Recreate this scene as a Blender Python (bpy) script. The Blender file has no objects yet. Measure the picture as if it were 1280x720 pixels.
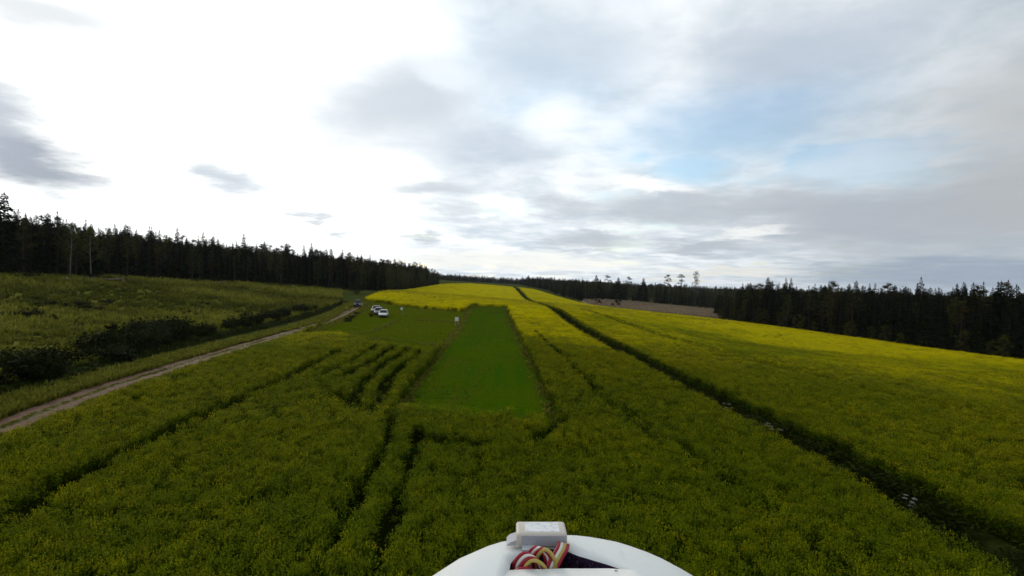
import bpy, bmesh, math, random
import numpy as np
from mathutils import Vector, Matrix

rng = np.random.default_rng(7)
random.seed(7)
SC = bpy.context.scene
COL = SC.collection
R = math.radians

# ------------------------------------------------------------------ camera
CAM_H = 9.0
PITCH = math.atan(10 / 620.0)
ROLL = math.atan(0.031)
cam = bpy.data.cameras.new('camera')
cam.sensor_width = 36.0
cam.lens = 36.0 * 620.0 / 1280.0
cam.clip_start = 0.02
cam.clip_end = 9000
cam_o = bpy.data.objects.new('camera', cam)
COL.objects.link(cam_o)
_f = Vector((0, math.cos(PITCH), -math.sin(PITCH)))
_u = Vector((0, math.sin(PITCH), math.cos(PITCH)))
_r = Vector((1, 0, 0))
_rx = _r * math.cos(ROLL) + _u * math.sin(ROLL)
_ux = -_r * math.sin(ROLL) + _u * math.cos(ROLL)
FLIGHT = Matrix(((_rx.x, _f.x, _ux.x), (_rx.y, _f.y, _ux.y), (_rx.z, _f.z, _ux.z)))  # right, forward, up of the aircraft
cam_o.matrix_world = Matrix.Translation((0, 0, CAM_H)) @ (FLIGHT @ Matrix.Rotation(R(90), 3, 'X')).to_4x4()
SC.camera = cam_o

# ------------------------------------------------------------------ light, sky, exposure
SUN_AZ, SUN_EL = R(-32.0), R(16.0)        # azimuth from +Y towards +X, elevation
SUN = Vector((math.sin(SUN_AZ) * math.cos(SUN_EL), math.cos(SUN_AZ) * math.cos(SUN_EL), math.sin(SUN_EL)))
sl = bpy.data.lights.new('sun', 'SUN')
sl.energy = 0.9
sl.angle = R(14)
sl.color = (1.0, 0.9, 0.76)
so = bpy.data.objects.new('sun', sl)
so.rotation_euler = SUN.to_track_quat('Z', 'Y').to_euler()
COL.objects.link(so)
SC.view_settings.view_transform = 'Standard'
SC.view_settings.look = 'None'
SC.view_settings.exposure = 0.0
SC.view_settings.gamma = 1.0
SC.view_settings.use_curve_mapping = False
SC.cycles.max_bounces = 6
SC.cycles.transparent_max_bounces = 6
SC.cycles.volume_bounces = 0


class NT:
    """thin helper around a node tree"""
    def __init__(self, tree):
        self.t = tree
        self.t.nodes.clear()

    def n(self, kind, **kw):
        nd = self.t.nodes.new(kind)
        for k, v in kw.items():
            setattr(nd, k, v)
        return nd

    def l(self, a, b):
        self.t.links.new(a, b)

    def put(self, sock, v):
        if hasattr(v, 'is_linked'):
            self.l(v, sock)
        else:
            sock.default_value = v

    def math(self, op, a, b=0.0, clamp=False):
        nd = self.n('ShaderNodeMath', operation=op, use_clamp=clamp)
        self.put(nd.inputs[0], a)
        self.put(nd.inputs[1], b)
        return nd.outputs[0]

    def vec(self, op, a, b=(0, 0, 0)):
        nd = self.n('ShaderNodeVectorMath', operation=op)
        self.put(nd.inputs[0], a)
        if op == 'SCALE':
            self.put(nd.inputs[3], b)
        else:
            self.put(nd.inputs[1], b)
        return nd.outputs['Value'] if op in ('DOT_PRODUCT', 'LENGTH') else nd.outputs[0]

    def mix(self, f, a, b, blend='MIX'):
        nd = self.n('ShaderNodeMix', data_type='RGBA', blend_type=blend)
        self.put(nd.inputs[0], f)
        for i, v in ((6, a), (7, b)):
            if isinstance(v, tuple) and len(v) == 3:
                v = (*v, 1)
            self.put(nd.inputs[i], v)
        return nd.outputs[2]

    def noise(self, vec, scale, detail=4.0, rough=0.55, dim='3D', dist=0.0):
        nd = self.n('ShaderNodeTexNoise', noise_dimensions=dim)
        if vec is not None:
            self.l(vec, nd.inputs['Vector'])
        nd.inputs['Scale'].default_value = scale
        nd.inputs['Detail'].default_value = detail
        nd.inputs['Roughness'].default_value = rough
        nd.inputs['Distortion'].default_value = dist
        return nd

    def ramp(self, v, lo, hi, a=0.0, b=1.0, smooth=True):
        nd = self.n('ShaderNodeMapRange', interpolation_type='SMOOTHSTEP' if smooth else 'LINEAR')
        self.put(nd.inputs[0], v)
        for i, q in zip((1, 2, 3, 4), (lo, hi, a, b)):
            self.put(nd.inputs[i], q)
        return nd.outputs[0]


W = bpy.data.worlds.new('World')
SC.world = W
W.use_nodes = True
W.cycles.sampling_method = 'MANUAL'
W.cycles.sample_map_resolution = 512
t = NT(W.node_tree)
out = t.n('ShaderNodeOutputWorld')
bg = t.n('ShaderNodeBackground')
bg.inputs['Strength'].default_value = 0.1
t.l(bg.outputs[0], out.inputs[0])
sky = t.n('ShaderNodeTexSky', sky_type='NISHITA')
sky.sun_disc = False
sky.sun_elevation = SUN_EL
sky.sun_rotation = SUN_AZ
sky.air_density = 1.0
sky.dust_density = 1.5
D = t.n('ShaderNodeTexCoord').outputs['Generated']
sep = t.n('ShaderNodeSeparateXYZ')
t.l(D, sep.inputs[0])
dz = t.math('MAXIMUM', sep.outputs[2], 0.0)
inv = t.math('DIVIDE', 1.0, t.math('ADD', dz, 0.10))
P = t.vec('SCALE', D, inv)                       # the cloud deck seen in perspective
flat = t.vec('MULTIPLY', P, (1, 1, 0))
n_big = t.noise(flat, 0.55, 3, 0.5).outputs[0]
n_mid = t.noise(flat, 1.35, 6, 0.55, dist=0.25).outputs[0]
n_fin = t.noise(flat, 4.2, 6, 0.6, dist=0.3).outputs[0]
# warped direction for the outlines of single clouds
wn = t.noise(flat, 2.1, 5, 0.6)
warp = t.vec('SCALE', t.vec('SUBTRACT', wn.outputs['Color'], (0.5, 0.5, 0.5)), 0.15)
Dw = t.vec('ADD', D, t.vec('MULTIPLY', warp, (1.0, 1.0, 0.45)))


def cloud(az, el, half_w, half_h, tilt=0.0, soft=1.0):
    """0..1 mask of one cloud centred on a compass direction (degrees)"""
    a, e = R(az), R(el)
    c = Vector((math.sin(a) * math.cos(e), math.cos(a) * math.cos(e), math.sin(e)))
    r = Vector((math.cos(a), -math.sin(a), 0))
    u = c.cross(r) * -1
    ct, st = math.cos(R(tilt)), math.sin(R(tilt))
    r2 = r * ct + u * st
    u2 = u * ct - r * st
    x = t.vec('DOT_PRODUCT', Dw, tuple(r2 / math.radians(half_w)))
    y = t.vec('DOT_PRODUCT', Dw, tuple(u2 / math.radians(half_h)))
    x0, y0 = r2.dot(c) / R(half_w), u2.dot(c) / R(half_h)
    x = t.math('SUBTRACT', x, x0)
    y = t.math('SUBTRACT', y, y0)
    d = t.math('SQRT', t.math('ADD', t.math('MULTIPLY', x, x), t.math('MULTIPLY', y, y)))
    front = t.ramp(t.vec('DOT_PRODUCT', D, tuple(c)), 0.2, 0.4)
    return t.math('MULTIPLY', t.ramp(d, 1.0 + 0.35 * soft, 1.0 - 0.75 * soft), front)


sun_cos = t.vec('DOT_PRODUCT', D, tuple(SUN))
glow = t.ramp(sun_cos, 0.875, 0.975)
halo = t.ramp(sun_cos, 0.0, 0.95)
# cover and thickness of the cloud deck
cover = t.ramp(t.math('ADD', t.math('MULTIPLY', n_mid, 0.7), t.math('MULTIPLY', n_big, 0.5)), 0.40, 0.56)
thick = t.ramp(t.math('ADD', t.math('MULTIPLY', n_mid, 0.65), t.math('MULTIPLY', n_fin, 0.35)), 0.36, 0.66)
lit = t.mix(halo, (6.2, 6.4, 6.7), (11.3, 11.2, 11.1))
shade = t.mix(halo, (4.2, 4.75, 5.15), (7.0, 7.6, 8.1))
deck = t.mix(thick, lit, shade)
blue = t.mix(1.0, sky.outputs[0], (1.5, 1.7, 1.8), 'MULTIPLY')
# clear gaps
gap = t.math('MAXIMUM', t.math('MULTIPLY', cloud(19.1, 12.7, 5.8, 2.2, -6), 0.85), t.math('MULTIPLY', cloud(23, 16.5, 13, 5.0, 5), 0.65))
gap = t.math('MAXIMUM', gap, t.math('MULTIPLY', cloud(1, 22, 14, 6, -10), 0.4))
cover = t.math('SUBTRACT', t.math('MAXIMUM', cover, 0.55), gap, clamp=True)
col = t.mix(cover, blue, deck)
# the thin veil lit up round the sun
col = t.mix(t.math('MULTIPLY', glow, 0.92), col, (14, 13.6, 13.0))
for az, el, w, h, tl, c, f in [
        (-44.6, 8.7, 5.6, 2.3, -14, (3.9, 4.2, 4.8), .95),
        (-47.6, 12.0, 4.6, 3.6, -30, (5.0, 5.3, 5.9), .85),
        (-44.8, 20.5, 7.0, 1.6, 0, (7.0, 7.1, 7.3), .7),
        (-30.0, 9.2, 3.3, 1.5, -8, (6.4, 6.8, 7.3), .9),
        (-22.5, 6.0, 2.0, .5, 0, (6.9, 7.1, 7.4), .85),
        (-19.4, 4.6, 1.6, .4, 0, (6.8, 7.1, 7.4), .8),
        (-10.0, 4.6, 2.3, .7, -3, (6.2, 6.6, 6.9), .85),
        (-13.5, 18.5, 11.5, 5.2, 16, (5.9, 6.35, 7.0), .8),
        (-9.5, 10.5, 5.5, 1.2, 3, (6.0, 6.4, 6.8), .8),
        (-3.2, 14.6, 8.5, 3.4, 0, (5.9, 6.5, 7.4), .7),
        (-5.3, 7.6, 5.4, 1.3, 0, (6.7, 7.0, 7.3), .6),
        (9.0, 4.8, 6.7, 1.3, 2, (5.2, 5.5, 5.9), .8),
        (5.2, 8.5, 4.1, 1.4, 0, (6.0, 6.2, 6.6), .7),
        (16.7, 8.2, 9.1, 2.1, -3, (5.3, 5.6, 6.0), .85),
        (28.4, 8.5, 9.9, 2.2, 0, (5.2, 5.4, 5.8), .85),
        (21.0, 4.2, 5.6, 1.0, 0, (5.0, 5.3, 5.7), .85),
        (37.5, 6.2, 13, 3.7, 0, (4.6, 4.8, 5.2), .9),
        (42.0, 1.7, 14, 1.9, 2, (3.5, 4.0, 4.8), .9),
        (47.0, 14.1, 8.0, 5.6, 0, (5.5, 5.4, 5.3), .75),
        (46.0, 7.9, 7.0, 3.9, 0, (4.8, 4.8, 4.9), .8),
        (4.6, 25.0, 10.6, 4.5, 0, (6.0, 6.7, 7.5), .65),
        (29.3, 22.8, 10.4, 3.4, 0, (5.4, 5.9, 6.8), .7),
        (4.0, 17.9, 4.3, 2.3, 18, (11, 11, 11), .8),
        (-8.0, 21.8, 3.8, 1.7, 0, (10, 10.3, 10.6), .6),
        (14.1, 10.8, 7.2, .8, -9, (11, 10.8, 10.4), .9),
        (12.5, 6.2, 3.9, .5, 0, (10.5, 10.3, 9.8), .6),
        (25.6, 5.7, 3.4, .6, 8, (10.2, 9.9, 9.4), .8),
        (-1.9, 2.2, 17.0, 1.3, 0, (10.6, 10.1, 9.2), .85),
        (22.7, 1.5, 7.1, .6, 4, (9.0, 8.5, 7.6), .8)]:
    col = t.mix(t.math('MULTIPLY', cloud(az, el, w, h, tl), f), col, c)
col = t.mix(1.0, col, (0.955, 1.0, 1.03), 'MULTIPLY')
t.l(col, bg.inputs[0])

# ------------------------------------------------------------------ noise, polygons, terrain
def _hash(ix, iy, s):
    h = (ix.astype(np.int64) * 374761393 + iy.astype(np.int64) * 668265263 + s * 974711) & 0xffffffff
    h = ((h ^ (h >> 13)) * 1274126177) & 0xffffffff
    return ((h ^ (h >> 16)) & 0xffff) / 65535.0


def vnoise(x, y, s=0):
    x = np.asarray(x, float)
    y = np.asarray(y, float)
    ix, iy = np.floor(x), np.floor(y)
    fx, fy = x - ix, y - iy
    fx, fy = fx * fx * (3 - 2 * fx), fy * fy * (3 - 2 * fy)
    a, b = _hash(ix, iy, s), _hash(ix + 1, iy, s)
    c, d = _hash(ix, iy + 1, s), _hash(ix + 1, iy + 1, s)
    return (a * (1 - fx) + b * fx) * (1 - fy) + (c * (1 - fx) + d * fx) * fy


def fbm(x, y, s=0, o=4):
    v, a, n = 0.0, 0.5, 0.0
    for k in range(o):
        v = v + a * vnoise(x * 2 ** k, y * 2 ** k, s + k * 17)
        n += a
        a *= 0.5
    return v / n


def inside(poly, x, y):
    p = np.asarray(poly, float)
    r = np.zeros(np.shape(x), bool)
    for i in range(len(p)):
        x0, y0 = p[i - 1]
        x1, y1 = p[i]
        if y0 == y1:
            continue
        c = ((y0 > y) != (y1 > y)) & (x < (x1 - x0) * (y - y0) / (y1 - y0) + x0)
        r ^= c
    return r


def line_dist(line, x, y):
    d = np.full(np.shape(x), 1e9)
    for (x0, y0), (x1, y1) in zip(line[:-1], line[1:]):
        dx, dy = x1 - x0, y1 - y0
        u = np.clip(((x - x0) * dx + (y - y0) * dy) / (dx * dx + dy * dy + 1e-9), 0, 1)
        d = np.minimum(d, np.hypot(x - x0 - u * dx, y - y0 - u * dy))
    return d


def edge_dist(poly, x, y):
    return line_dist(list(poly) + [poly[0]], x, y)


HEIGHTS = [(-110.5, 107, 6.4), (-122.6, 155, 6.2), (-97.5, 195, 5.3), (-79, 245, 2.6), (-66, 430, 3.5), (-38.8, 480, 3.5),
           (7, 430, .9), (41.8, 430, -2.2), (56.5, 290, -5.2), (87.1, 215, -5), (96.3, 165, -4.5), (104.4, 140, -4.7),
           (103.8, 100, -3.9), (-27.8, 27, -.2), (.3, 36, -.3), (-6.1, 130, 1.7), (-40.1, 130, .4), (-32.5, 1000, 1.5),
           (-226.4, 1000, 8.4), (174.1, 900, -.1), (-59.6, 95, -.5), (-77.4, 75, .5), (64.4, 110, -5), (0, 0, 0),
           (20, 20, -.3), (0, 60, .3), (-30, -30, 0), (30, -30, -.5), (-60, 30, 1.5), (55, 30, -1.5)]
for a in range(0, 360, 30):
    HEIGHTS.append((2500 * math.cos(R(a)), 2500 * math.sin(R(a)), -6.0 if math.cos(R(a)) > .3 else 2.0))
HEIGHTS = np.array(HEIGHTS, float)
TX = HEIGHTS[:, :2] / 100


def _U(r):
    return np.where(r > 0, r * r * np.log(r + 1e-9), 0)


_n = len(TX)
_A = np.zeros((_n + 3, _n + 3))
_A[:_n, :_n] = _U(np.linalg.norm(TX[:, None] - TX[None], axis=2)) + .02 * np.eye(_n)
_A[:_n, _n] = 1
_A[:_n, _n + 1:] = TX
_A[_n, :_n] = 1
_A[_n + 1:, :_n] = TX.T
TW = np.linalg.solve(_A, np.r_[HEIGHTS[:, 2], 0, 0, 0])


def tz(x, y):
    """height of the ground"""
    x, y = np.broadcast_arrays(np.asarray(x, float), np.asarray(y, float))
    q = np.stack([x.ravel(), y.ravel()], 1) / 100
    o = np.empty(len(q))
    for i in range(0, len(q), 20000):
        s = q[i:i + 20000]
        o[i:i + 20000] = _U(np.linalg.norm(s[:, None] - TX[None], axis=2)) @ TW[:_n] + TW[_n] + s @ TW[_n + 1:]
    return o.reshape(x.shape)


def gz(x, y):
    """ground with its small bumps and the ditch dug in"""
    d = line_dist(DITCH, x, y)
    return tz(x, y) + .10 * (fbm(x / 6, y / 6, 8, 3) - .5) - .95 * np.exp(-(d / 1.0) ** 4) * np.clip((260 - np.hypot(x, y)) / 60, 0, 1)


def tz1(x, y):
    return float(gz(np.array([x]), np.array([y]))[0])


# ------------------------------------------------------------------ the lie of the land (metres, camera over 0,0 looking +Y)
ROAD = [(-27.3, 8), (-27.5, 18), (-27.8, 27), (-28.7, 30.8), (-29.7, 35.8), (-30.6, 43), (-32.0, 55.8), (-33.4, 69), (-35.6, 93), (-37.2, 107),
        (-39.3, 122), (-41.2, 133), (-43.6, 142)]
RUNWAY = [(-7.3, 32.6), (3.2, 31.0), (-1.6, 135.5), (-10.4, 132.4)]
PITS = [(-30.0, 70), (-25.4, 73), (-17.2, 63), (-8.7, 55.5), (-8.6, 80), (-10.6, 126), (-12, 117), (-24.3, 127), (-37.4, 144), (-44.5, 150),
        (-43.4, 137), (-40.5, 122), (-38, 107), (-35.4, 93)]
DITCH = [(16.6, 4), (16.6, 15.5), (16.9, 19.3), (17.1, 28), (16.6, 34), (16.1, 41), (15.5, 51), (14.7, 66), (13.8, 86), (12.7, 116), (11.0, 224), (7.2, 364), (2, 480)]
DITCH_L = [(-32.5, 15), (-34.4, 33.5), (-36.2, 42), (-38.4, 54), (-41.4, 66), (-43.2, 85), (-44.0, 113), (-47, 140)]
CROP_MAIN = [(-23.9, 4), (-24.4, 24), (-25.3, 28), (-27.0, 39), (-28.4, 51), (-29.7, 63), (-30.6, 70), (-35.4, 93), (-43, 135), (-44.5, 150), (-51.7, 195), (-58, 250),
             (-62, 332), (-60, 417), (-42, 492), (0, 480), (5.8, 364), (9.7, 224), (11.2, 116), (12.3, 86), (13.2, 66), (14.0, 51), (14.6, 41), (15.1, 34),
             (15.5, 28), (15.3, 19.3), (15.0, 15.5), (15.0, 4)]
CROP_RIGHT = [(18.4, 4), (18.4, 15.5), (18.7, 19.3), (18.8, 28), (18.2, 34), (17.7, 41), (17.0, 51), (16.2, 66), (15.3, 86), (14.2, 116), (12.4, 224),
              (8.7, 364), (4, 480), (20, 470), (34, 380), (47, 290), (58, 250), (76, 200), (90, 160), (97, 135), (98.5, 98), (108, 55), (118, 6)]
STRAW = [(49, 292), (60, 251), (78, 201), (84, 198), (90, 216), (139, 338), (102, 386), (66, 385), (50, 345)]
TRACKS = [([(-3.7, 8), (-3.9, 15.1), (-4.2, 18), (-4.6, 22.4), (-5.2, 28.8), (-5.5, 30.6)], 0.34),
          ([(-5.5, 8), (-5.8, 15.8), (-6.1, 19.1), (-6.4, 23.2), (-6.7, 28.6), (-7.2, 31)], 0.24),
          ([(-17.2, 8), (-17.8, 17.3), (-18.7, 21.2), (-19.3, 26.3), (-19.5, 32.2), (-19.5, 44), (-20.5, 60)], 0.53),
          ([(-14.9, 39.8), (-12.1, 36.8), (-9.9, 34), (-8.4, 33.6), (-7.4, 32)], 0.53),
          ([(-11.0, 35.2), (-11.6, 38), (-12.5, 41.6), (-12.9, 50.7), (-12.5, 62)], 0.60),
          ([(-9.4, 34.6), (-9.9, 38), (-10.6, 41.9), (-10.9, 50.9), (-10.6, 62)], 0.60),
          ([(-15.2, 44), (-14.6, 50.9), (-14.6, 66)], 0.53), ([(-17, 44), (-16.8, 56), (-17.5, 66)], 0.46),
          ([(-5.6, 30.6), (-5.4, 28.3), (-5.2, 27.6)], 0.60), ([(-7.2, 30.6), (-7.0, 28.4)], 0.53),
          ([(-4.3, 28.0), (-1.5, 27.6)], 0.67), ([(1.6, 28.6), (3.8, 33)], 0.42),
          ([(6.0, 71.2), (7.3, 50), (8.1, 40.5), (9.9, 28.2), (10.9, 21.1), (11.3, 8)], 0.06),
          ([(4.4, 90), (6.2, 60), (7.4, 42), (9.0, 28)], 0.03),
          ([(40, 14), (38, 40), (33, 90), (25, 190)], 0.38), ([(42, 14), (40, 40), (35, 90), (27, 190)], 0.38)]


TRACKS = [([(x_ * .91, y_ * .91) for x_, y_ in ln], w * .68) for ln, w in TRACKS]


def track_mask(x, y, grow=0.0):
    """1 in the wheel tracks, 0 in the standing crop"""
    m = np.zeros(np.shape(x))
    wob = .35 * (vnoise(x * .9, y * .9, 91) - .5)
    for ln, w in TRACKS:
        w2 = w * (0.45 + 1.1 * vnoise(x * .35, y * .35, 5))
        m = np.maximum(m, (line_dist(ln, x, y) + wob < w2 + grow).astype(float))
    return m


def crop_mask(x, y):
    j = 0.5 * (fbm(x * .8, y * .8, 40, 3) - .5)
    xx, yy = x + j, y + j
    a = inside(CROP_MAIN, xx, yy) & ~inside(RUNWAY, xx, yy) & ~inside(PITS, xx, yy) & (edge_dist(RUNWAY, xx, yy) > .35)
    return a | inside(CROP_RIGHT, xx, yy)


def bloom(x, y):
    """share of the crop in flower: greener near the camera and in the middle of the right field"""
    r = np.hypot(x, y)
    n = fbm(x / 22, y / 30, 3, 4)
    f = fbm(x / 5, y / 9, 23, 3)
    b = .16 + .74 * np.clip((r - 22) / 130, 0, 1) ** .8
    right = inside(CROP_RIGHT, x, y)
    e = edge_dist(CROP_RIGHT[13:], x, y)
    br = .20 + .50 * np.clip((r - 24) / 160, 0, 1) + .42 * np.exp(-(e / 14) ** 2)
    b = np.where(right, br, b)
    return np.clip(b + .75 * (n - .5) + .45 * (f - .5), .03, 1)


# ------------------------------------------------------------------ materials
def mat(name, build, rough=.7, spec=.2):
    m = bpy.data.materials.new(name)
    m.use_nodes = True
    k = NT(m.node_tree)
    o = k.n('ShaderNodeOutputMaterial')
    b = k.n('ShaderNodeBsdfPrincipled')
    b.inputs['Roughness'].default_value = rough
    b.inputs['Specular IOR Level'].default_value = spec
    k.l(b.outputs[0], o.inputs[0])
    build(k, b, o)
    return m


def attr(k, name, inst=False):
    a = k.n('ShaderNodeAttribute', attribute_name=name, attribute_type='INSTANCER' if inst else 'GEOMETRY')
    return a.outputs['Fac']


def plain(name, c, rough=.6, spec=.3, metal=0.0, noise=0.0, nscale=8.0, bump=0.0, coat=0.0):
    def f(k, b, o):
        v = k.n('ShaderNodeTexCoord').outputs['Object']
        nz = k.noise(v, nscale, 5, .6).outputs[0]
        g = k.ramp(nz, .3, .7, 1 - noise, 1 + noise, False)
        k.l(k.mix(1.0, (*c, 1), k.vec('SCALE', (1, 1, 1), g), 'MULTIPLY'), b.inputs['Base Color'])
        b.inputs['Metallic'].default_value = metal
        b.inputs['Coat Weight'].default_value = coat
        if bump:
            bn = k.n('ShaderNodeBump')
            bn.inputs['Strength'].default_value = bump
            k.l(k.noise(v, nscale * 6, 3, .6).outputs[0], bn.inputs['Height'])
            k.l(bn.outputs[0], b.inputs['Normal'])
    return mat(name, f, rough, spec)


def leafy(name, dark, light, trans=.25, inst_attr=None, alt=None, rough=.65):
    """foliage: face tone picks the shade, a share of the light passes through; an instance value can shift it to a second colour"""
    m = bpy.data.materials.new(name)
    m.use_nodes = True
    k = NT(m.node_tree)
    o = k.n('ShaderNodeOutputMaterial')
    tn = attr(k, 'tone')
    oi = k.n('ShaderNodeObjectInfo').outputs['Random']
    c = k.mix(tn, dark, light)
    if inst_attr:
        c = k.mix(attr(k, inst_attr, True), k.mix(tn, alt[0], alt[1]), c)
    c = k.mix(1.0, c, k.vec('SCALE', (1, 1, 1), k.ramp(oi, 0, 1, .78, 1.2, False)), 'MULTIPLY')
    d = k.n('ShaderNodeBsdfPrincipled')
    d.inputs['Roughness'].default_value = rough
    d.inputs['Specular IOR Level'].default_value = .02
    k.l(c, d.inputs['Base Color'])
    tr = k.n('ShaderNodeBsdfTranslucent')
    k.l(c, tr.inputs['Color'])
    mx = k.n('ShaderNodeMixShader')
    mx.inputs[0].default_value = trans
    k.l(d.outputs[0], mx.inputs[1])
    k.l(tr.outputs[0], mx.inputs[2])
    k.l(mx.outputs[0], o.inputs[0])
    return m


def ground_mat(name, cols, s1=.06, s2=.9, bump=.4, s3=6.0):
    def f(k, b, o):
        v = k.n('ShaderNodeTexCoord').outputs['Object']
        a = k.ramp(k.noise(v, s1, 5, .6, dist=.4).outputs[0], .36, .64)
        e = k.ramp(k.noise(v, s2, 5, .65).outputs[0], .35, .68)
        c = k.mix(a, cols[0], cols[1])
        c = k.mix(k.math('MULTIPLY', e, .6), c, cols[2])
        k.l(c, b.inputs['Base Color'])
        bn = k.n('ShaderNodeBump')
        bn.inputs['Strength'].default_value = bump
        bn.inputs['Distance'].default_value = .12
        k.l(k.noise(v, s3, 4, .7).outputs[0], bn.inputs['Height'])
        k.l(bn.outputs[0], b.inputs['Normal'])
    return mat(name, f, 1.0, .0)


M = {}
M['ground'] = ground_mat('ground', [(.045, .062, .012), (.075, .075, .018), (.028, .040, .008)])
M['forest_floor'] = ground_mat('forest_floor', [(.018, .016, .008), (.028, .028, .010), (.012, .010, .006)])
M['meadow'] = ground_mat('meadow', [(.125, .132, .014), (.19, .155, .036), (.060, .068, .007)], .05, .5)
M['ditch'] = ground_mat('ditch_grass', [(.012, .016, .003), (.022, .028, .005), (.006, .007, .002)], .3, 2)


def _lawn(k, b, o):
    v = k.n('ShaderNodeTexCoord').outputs['Object']
    a = k.ramp(k.noise(v, .12, 5, .6, dist=.5).outputs[0], .35, .66)
    e = k.ramp(k.noise(v, 1.6, 5, .7).outputs[0], .38, .66)
    stretched = k.vec('MULTIPLY', v, (1.1, .03, 1))
    st = k.ramp(k.noise(stretched, 1.0, 3, .5).outputs[0], .42, .60)
    c = k.mix(a, (.031, .080, .0008), (.052, .088, .001))
    c = k.mix(k.math('MULTIPLY', st, .5), c, (.066, .088, .002))
    worn = k.ramp(k.noise(k.vec('MULTIPLY', v, (.5, .12, 1)), .8, 5, .65, dist=.6).outputs[0], .56, .72)
    c = k.mix(k.math('MULTIPLY', worn, .55), c, (.105, .098, .006))
    c = k.mix(k.math('MULTIPLY', e, .35), c, (.026, .052, .0005))
    k.l(c, b.inputs['Base Color'])
    bn = k.n('ShaderNodeBump')
    bn.inputs['Strength'].default_value = .5
    bn.inputs['Distance'].default_value = .05
    k.l(k.noise(v, 14, 4, .7).outputs[0], bn.inputs['Height'])
    k.l(bn.outputs[0], b.inputs['Normal'])


M['lawn'] = mat('mown_grass', _lawn, 1, 0)


def _lawn2(k, b, o):
    v = k.n('ShaderNodeTexCoord').outputs['Object']
    a = k.ramp(k.noise(v, .10, 5, .6, dist=.8).outputs[0], .35, .66)
    e = k.ramp(k.noise(v, .9, 5, .7).outputs[0], .38, .66)
    c = k.mix(a, (.056, .085, .001), (.080, .088, .003))
    c = k.mix(k.math('MULTIPLY', e, .5), c, (.036, .050, .001))
    k.l(c, b.inputs['Base Color'])
    bn = k.n('ShaderNodeBump')
    bn.inputs['Strength'].default_value = .6
    bn.inputs['Distance'].default_value = .08
    k.l(k.noise(v, 8, 4, .7).outputs[0], bn.inputs['Height'])
    k.l(bn.outputs[0], b.inputs['Normal'])


M['pits'] = mat('rough_lawn', _lawn2, 1, 0)


def _road(k, b, o):
    v = k.n('ShaderNodeTexCoord').outputs['Object']
    u = attr(k, 'across')                                   # -1 .. 1 over the width
    au = k.math('ABSOLUTE', k.math('ADD', u, k.math('MULTIPLY', k.math('SUBTRACT', k.noise(v, .7, 4, .6).outputs[0], .5), .5)))
    rut = k.math('MULTIPLY', k.ramp(au, .10, .26), k.ramp(au, .98, .80))
    g = k.noise(v, 3.0, 5, .7).outputs[0]
    dirt = k.mix(k.ramp(g, .3, .7), (.115, .060, .036), (.19, .108, .068))
    pud = k.ramp(k.noise(v, .35, 4, .6).outputs[0], .52, .66)
    dirt = k.mix(k.math('MULTIPLY', pud, .6), dirt, (.065, .038, .024))
    grass = k.mix(g, (.055, .070, .012), (.11, .09, .03))
    k.l(k.mix(rut, grass, dirt), b.inputs['Base Color'])
    bn = k.n('ShaderNodeBump')
    bn.inputs['Strength'].default_value = .5
    bn.inputs['Distance'].default_value = .06
    k.l(k.noise(v, 9, 5, .7).outputs[0], bn.inputs['Height'])
    k.l(bn.outputs[0], b.inputs['Normal'])


M['road'] = mat('dirt_road', _road, .9, .15)


def _canopy(k, b, o):
    v = k.n('ShaderNodeTexCoord').outputs['Object']
    bl = attr(k, 'bloom')
    n1 = k.noise(v, 3.2, 5, .75).outputs[0]
    n2 = k.noise(v, .35, 4, .6).outputs[0]
    q = k.math('ADD', k.math('MULTIPLY', n1, .7), k.math('MULTIPLY', n2, .3))
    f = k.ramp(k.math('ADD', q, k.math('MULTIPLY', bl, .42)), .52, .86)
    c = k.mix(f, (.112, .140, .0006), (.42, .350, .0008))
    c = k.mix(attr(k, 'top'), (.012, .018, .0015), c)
    k.l(c, b.inputs['Base Color'])
    bn = k.n('ShaderNodeBump')
    bn.inputs['Strength'].default_value = .8
    bn.inputs['Distance'].default_value = .35
    k.l(k.noise(v, 2.6, 5, .75).outputs[0], bn.inputs['Height'])
    k.l(bn.outputs[0], b.inputs['Normal'])


M['canopy'] = mat('crop_canopy', _canopy, 1, 0)
M['rape_leaf'] = leafy('rape_leaf', (.026, .056, .0004), (.115, .162, .001), .32)
M['rape_flower'] = leafy('rape_flower', (.29, .25, .0008), (.54, .455, .0015), .25, 'bloom', ((.075, .112, .0006), (.19, .225, .002)))
M['grass_blade'] = leafy('grass_blade', (.14, .15, .012), (.29, .26, .040), .35, 'bloom', ((.045, .058, .005), (.110, .115, .014)))
M['straw'] = leafy('dry_reed', (.20, .145, .085), (.38, .29, .19), .2)
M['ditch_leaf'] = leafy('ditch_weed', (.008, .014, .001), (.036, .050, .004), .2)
M['umbel'] = leafy('white_umbel', (.20, .21, .17), (.36, .36, .31), .1)
M['needle'] = leafy('spruce_needles', (.007, .009, .002), (.026, .030, .004), .1)
M['pine'] = leafy('pine_needles', (.020, .020, .004), (.075, .064, .010), .14)
M['birch_leaf'] = leafy('birch_leaves', (.022, .028, .004), (.085, .085, .014), .25)
M['pale_leaf'] = leafy('sparse_pale_twigs', (.05, .05, .045), (.11, .11, .10), .2)
M['shrub'] = leafy('shrub_leaves', (.005, .007, .001), (.022, .028, .004), .15)
M['willow'] = leafy('willow_leaves', (.026, .031, .003), (.085, .082, .010), .3)
M['rusty'] = leafy('rusty_leaves', (.040, .010, .006), (.085, .022, .012), .15)
M['grey_bark'] = plain('grey_bark', (.07, .06, .05), .9, .1, noise=.5, nscale=2)
M['bark'] = plain('bark', (.035, .024, .016), .9, .1, noise=.4, nscale=3)
M['pine_bark'] = plain('pine_bark', (.060, .030, .018), .9, .1, noise=.4, nscale=3)
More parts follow.
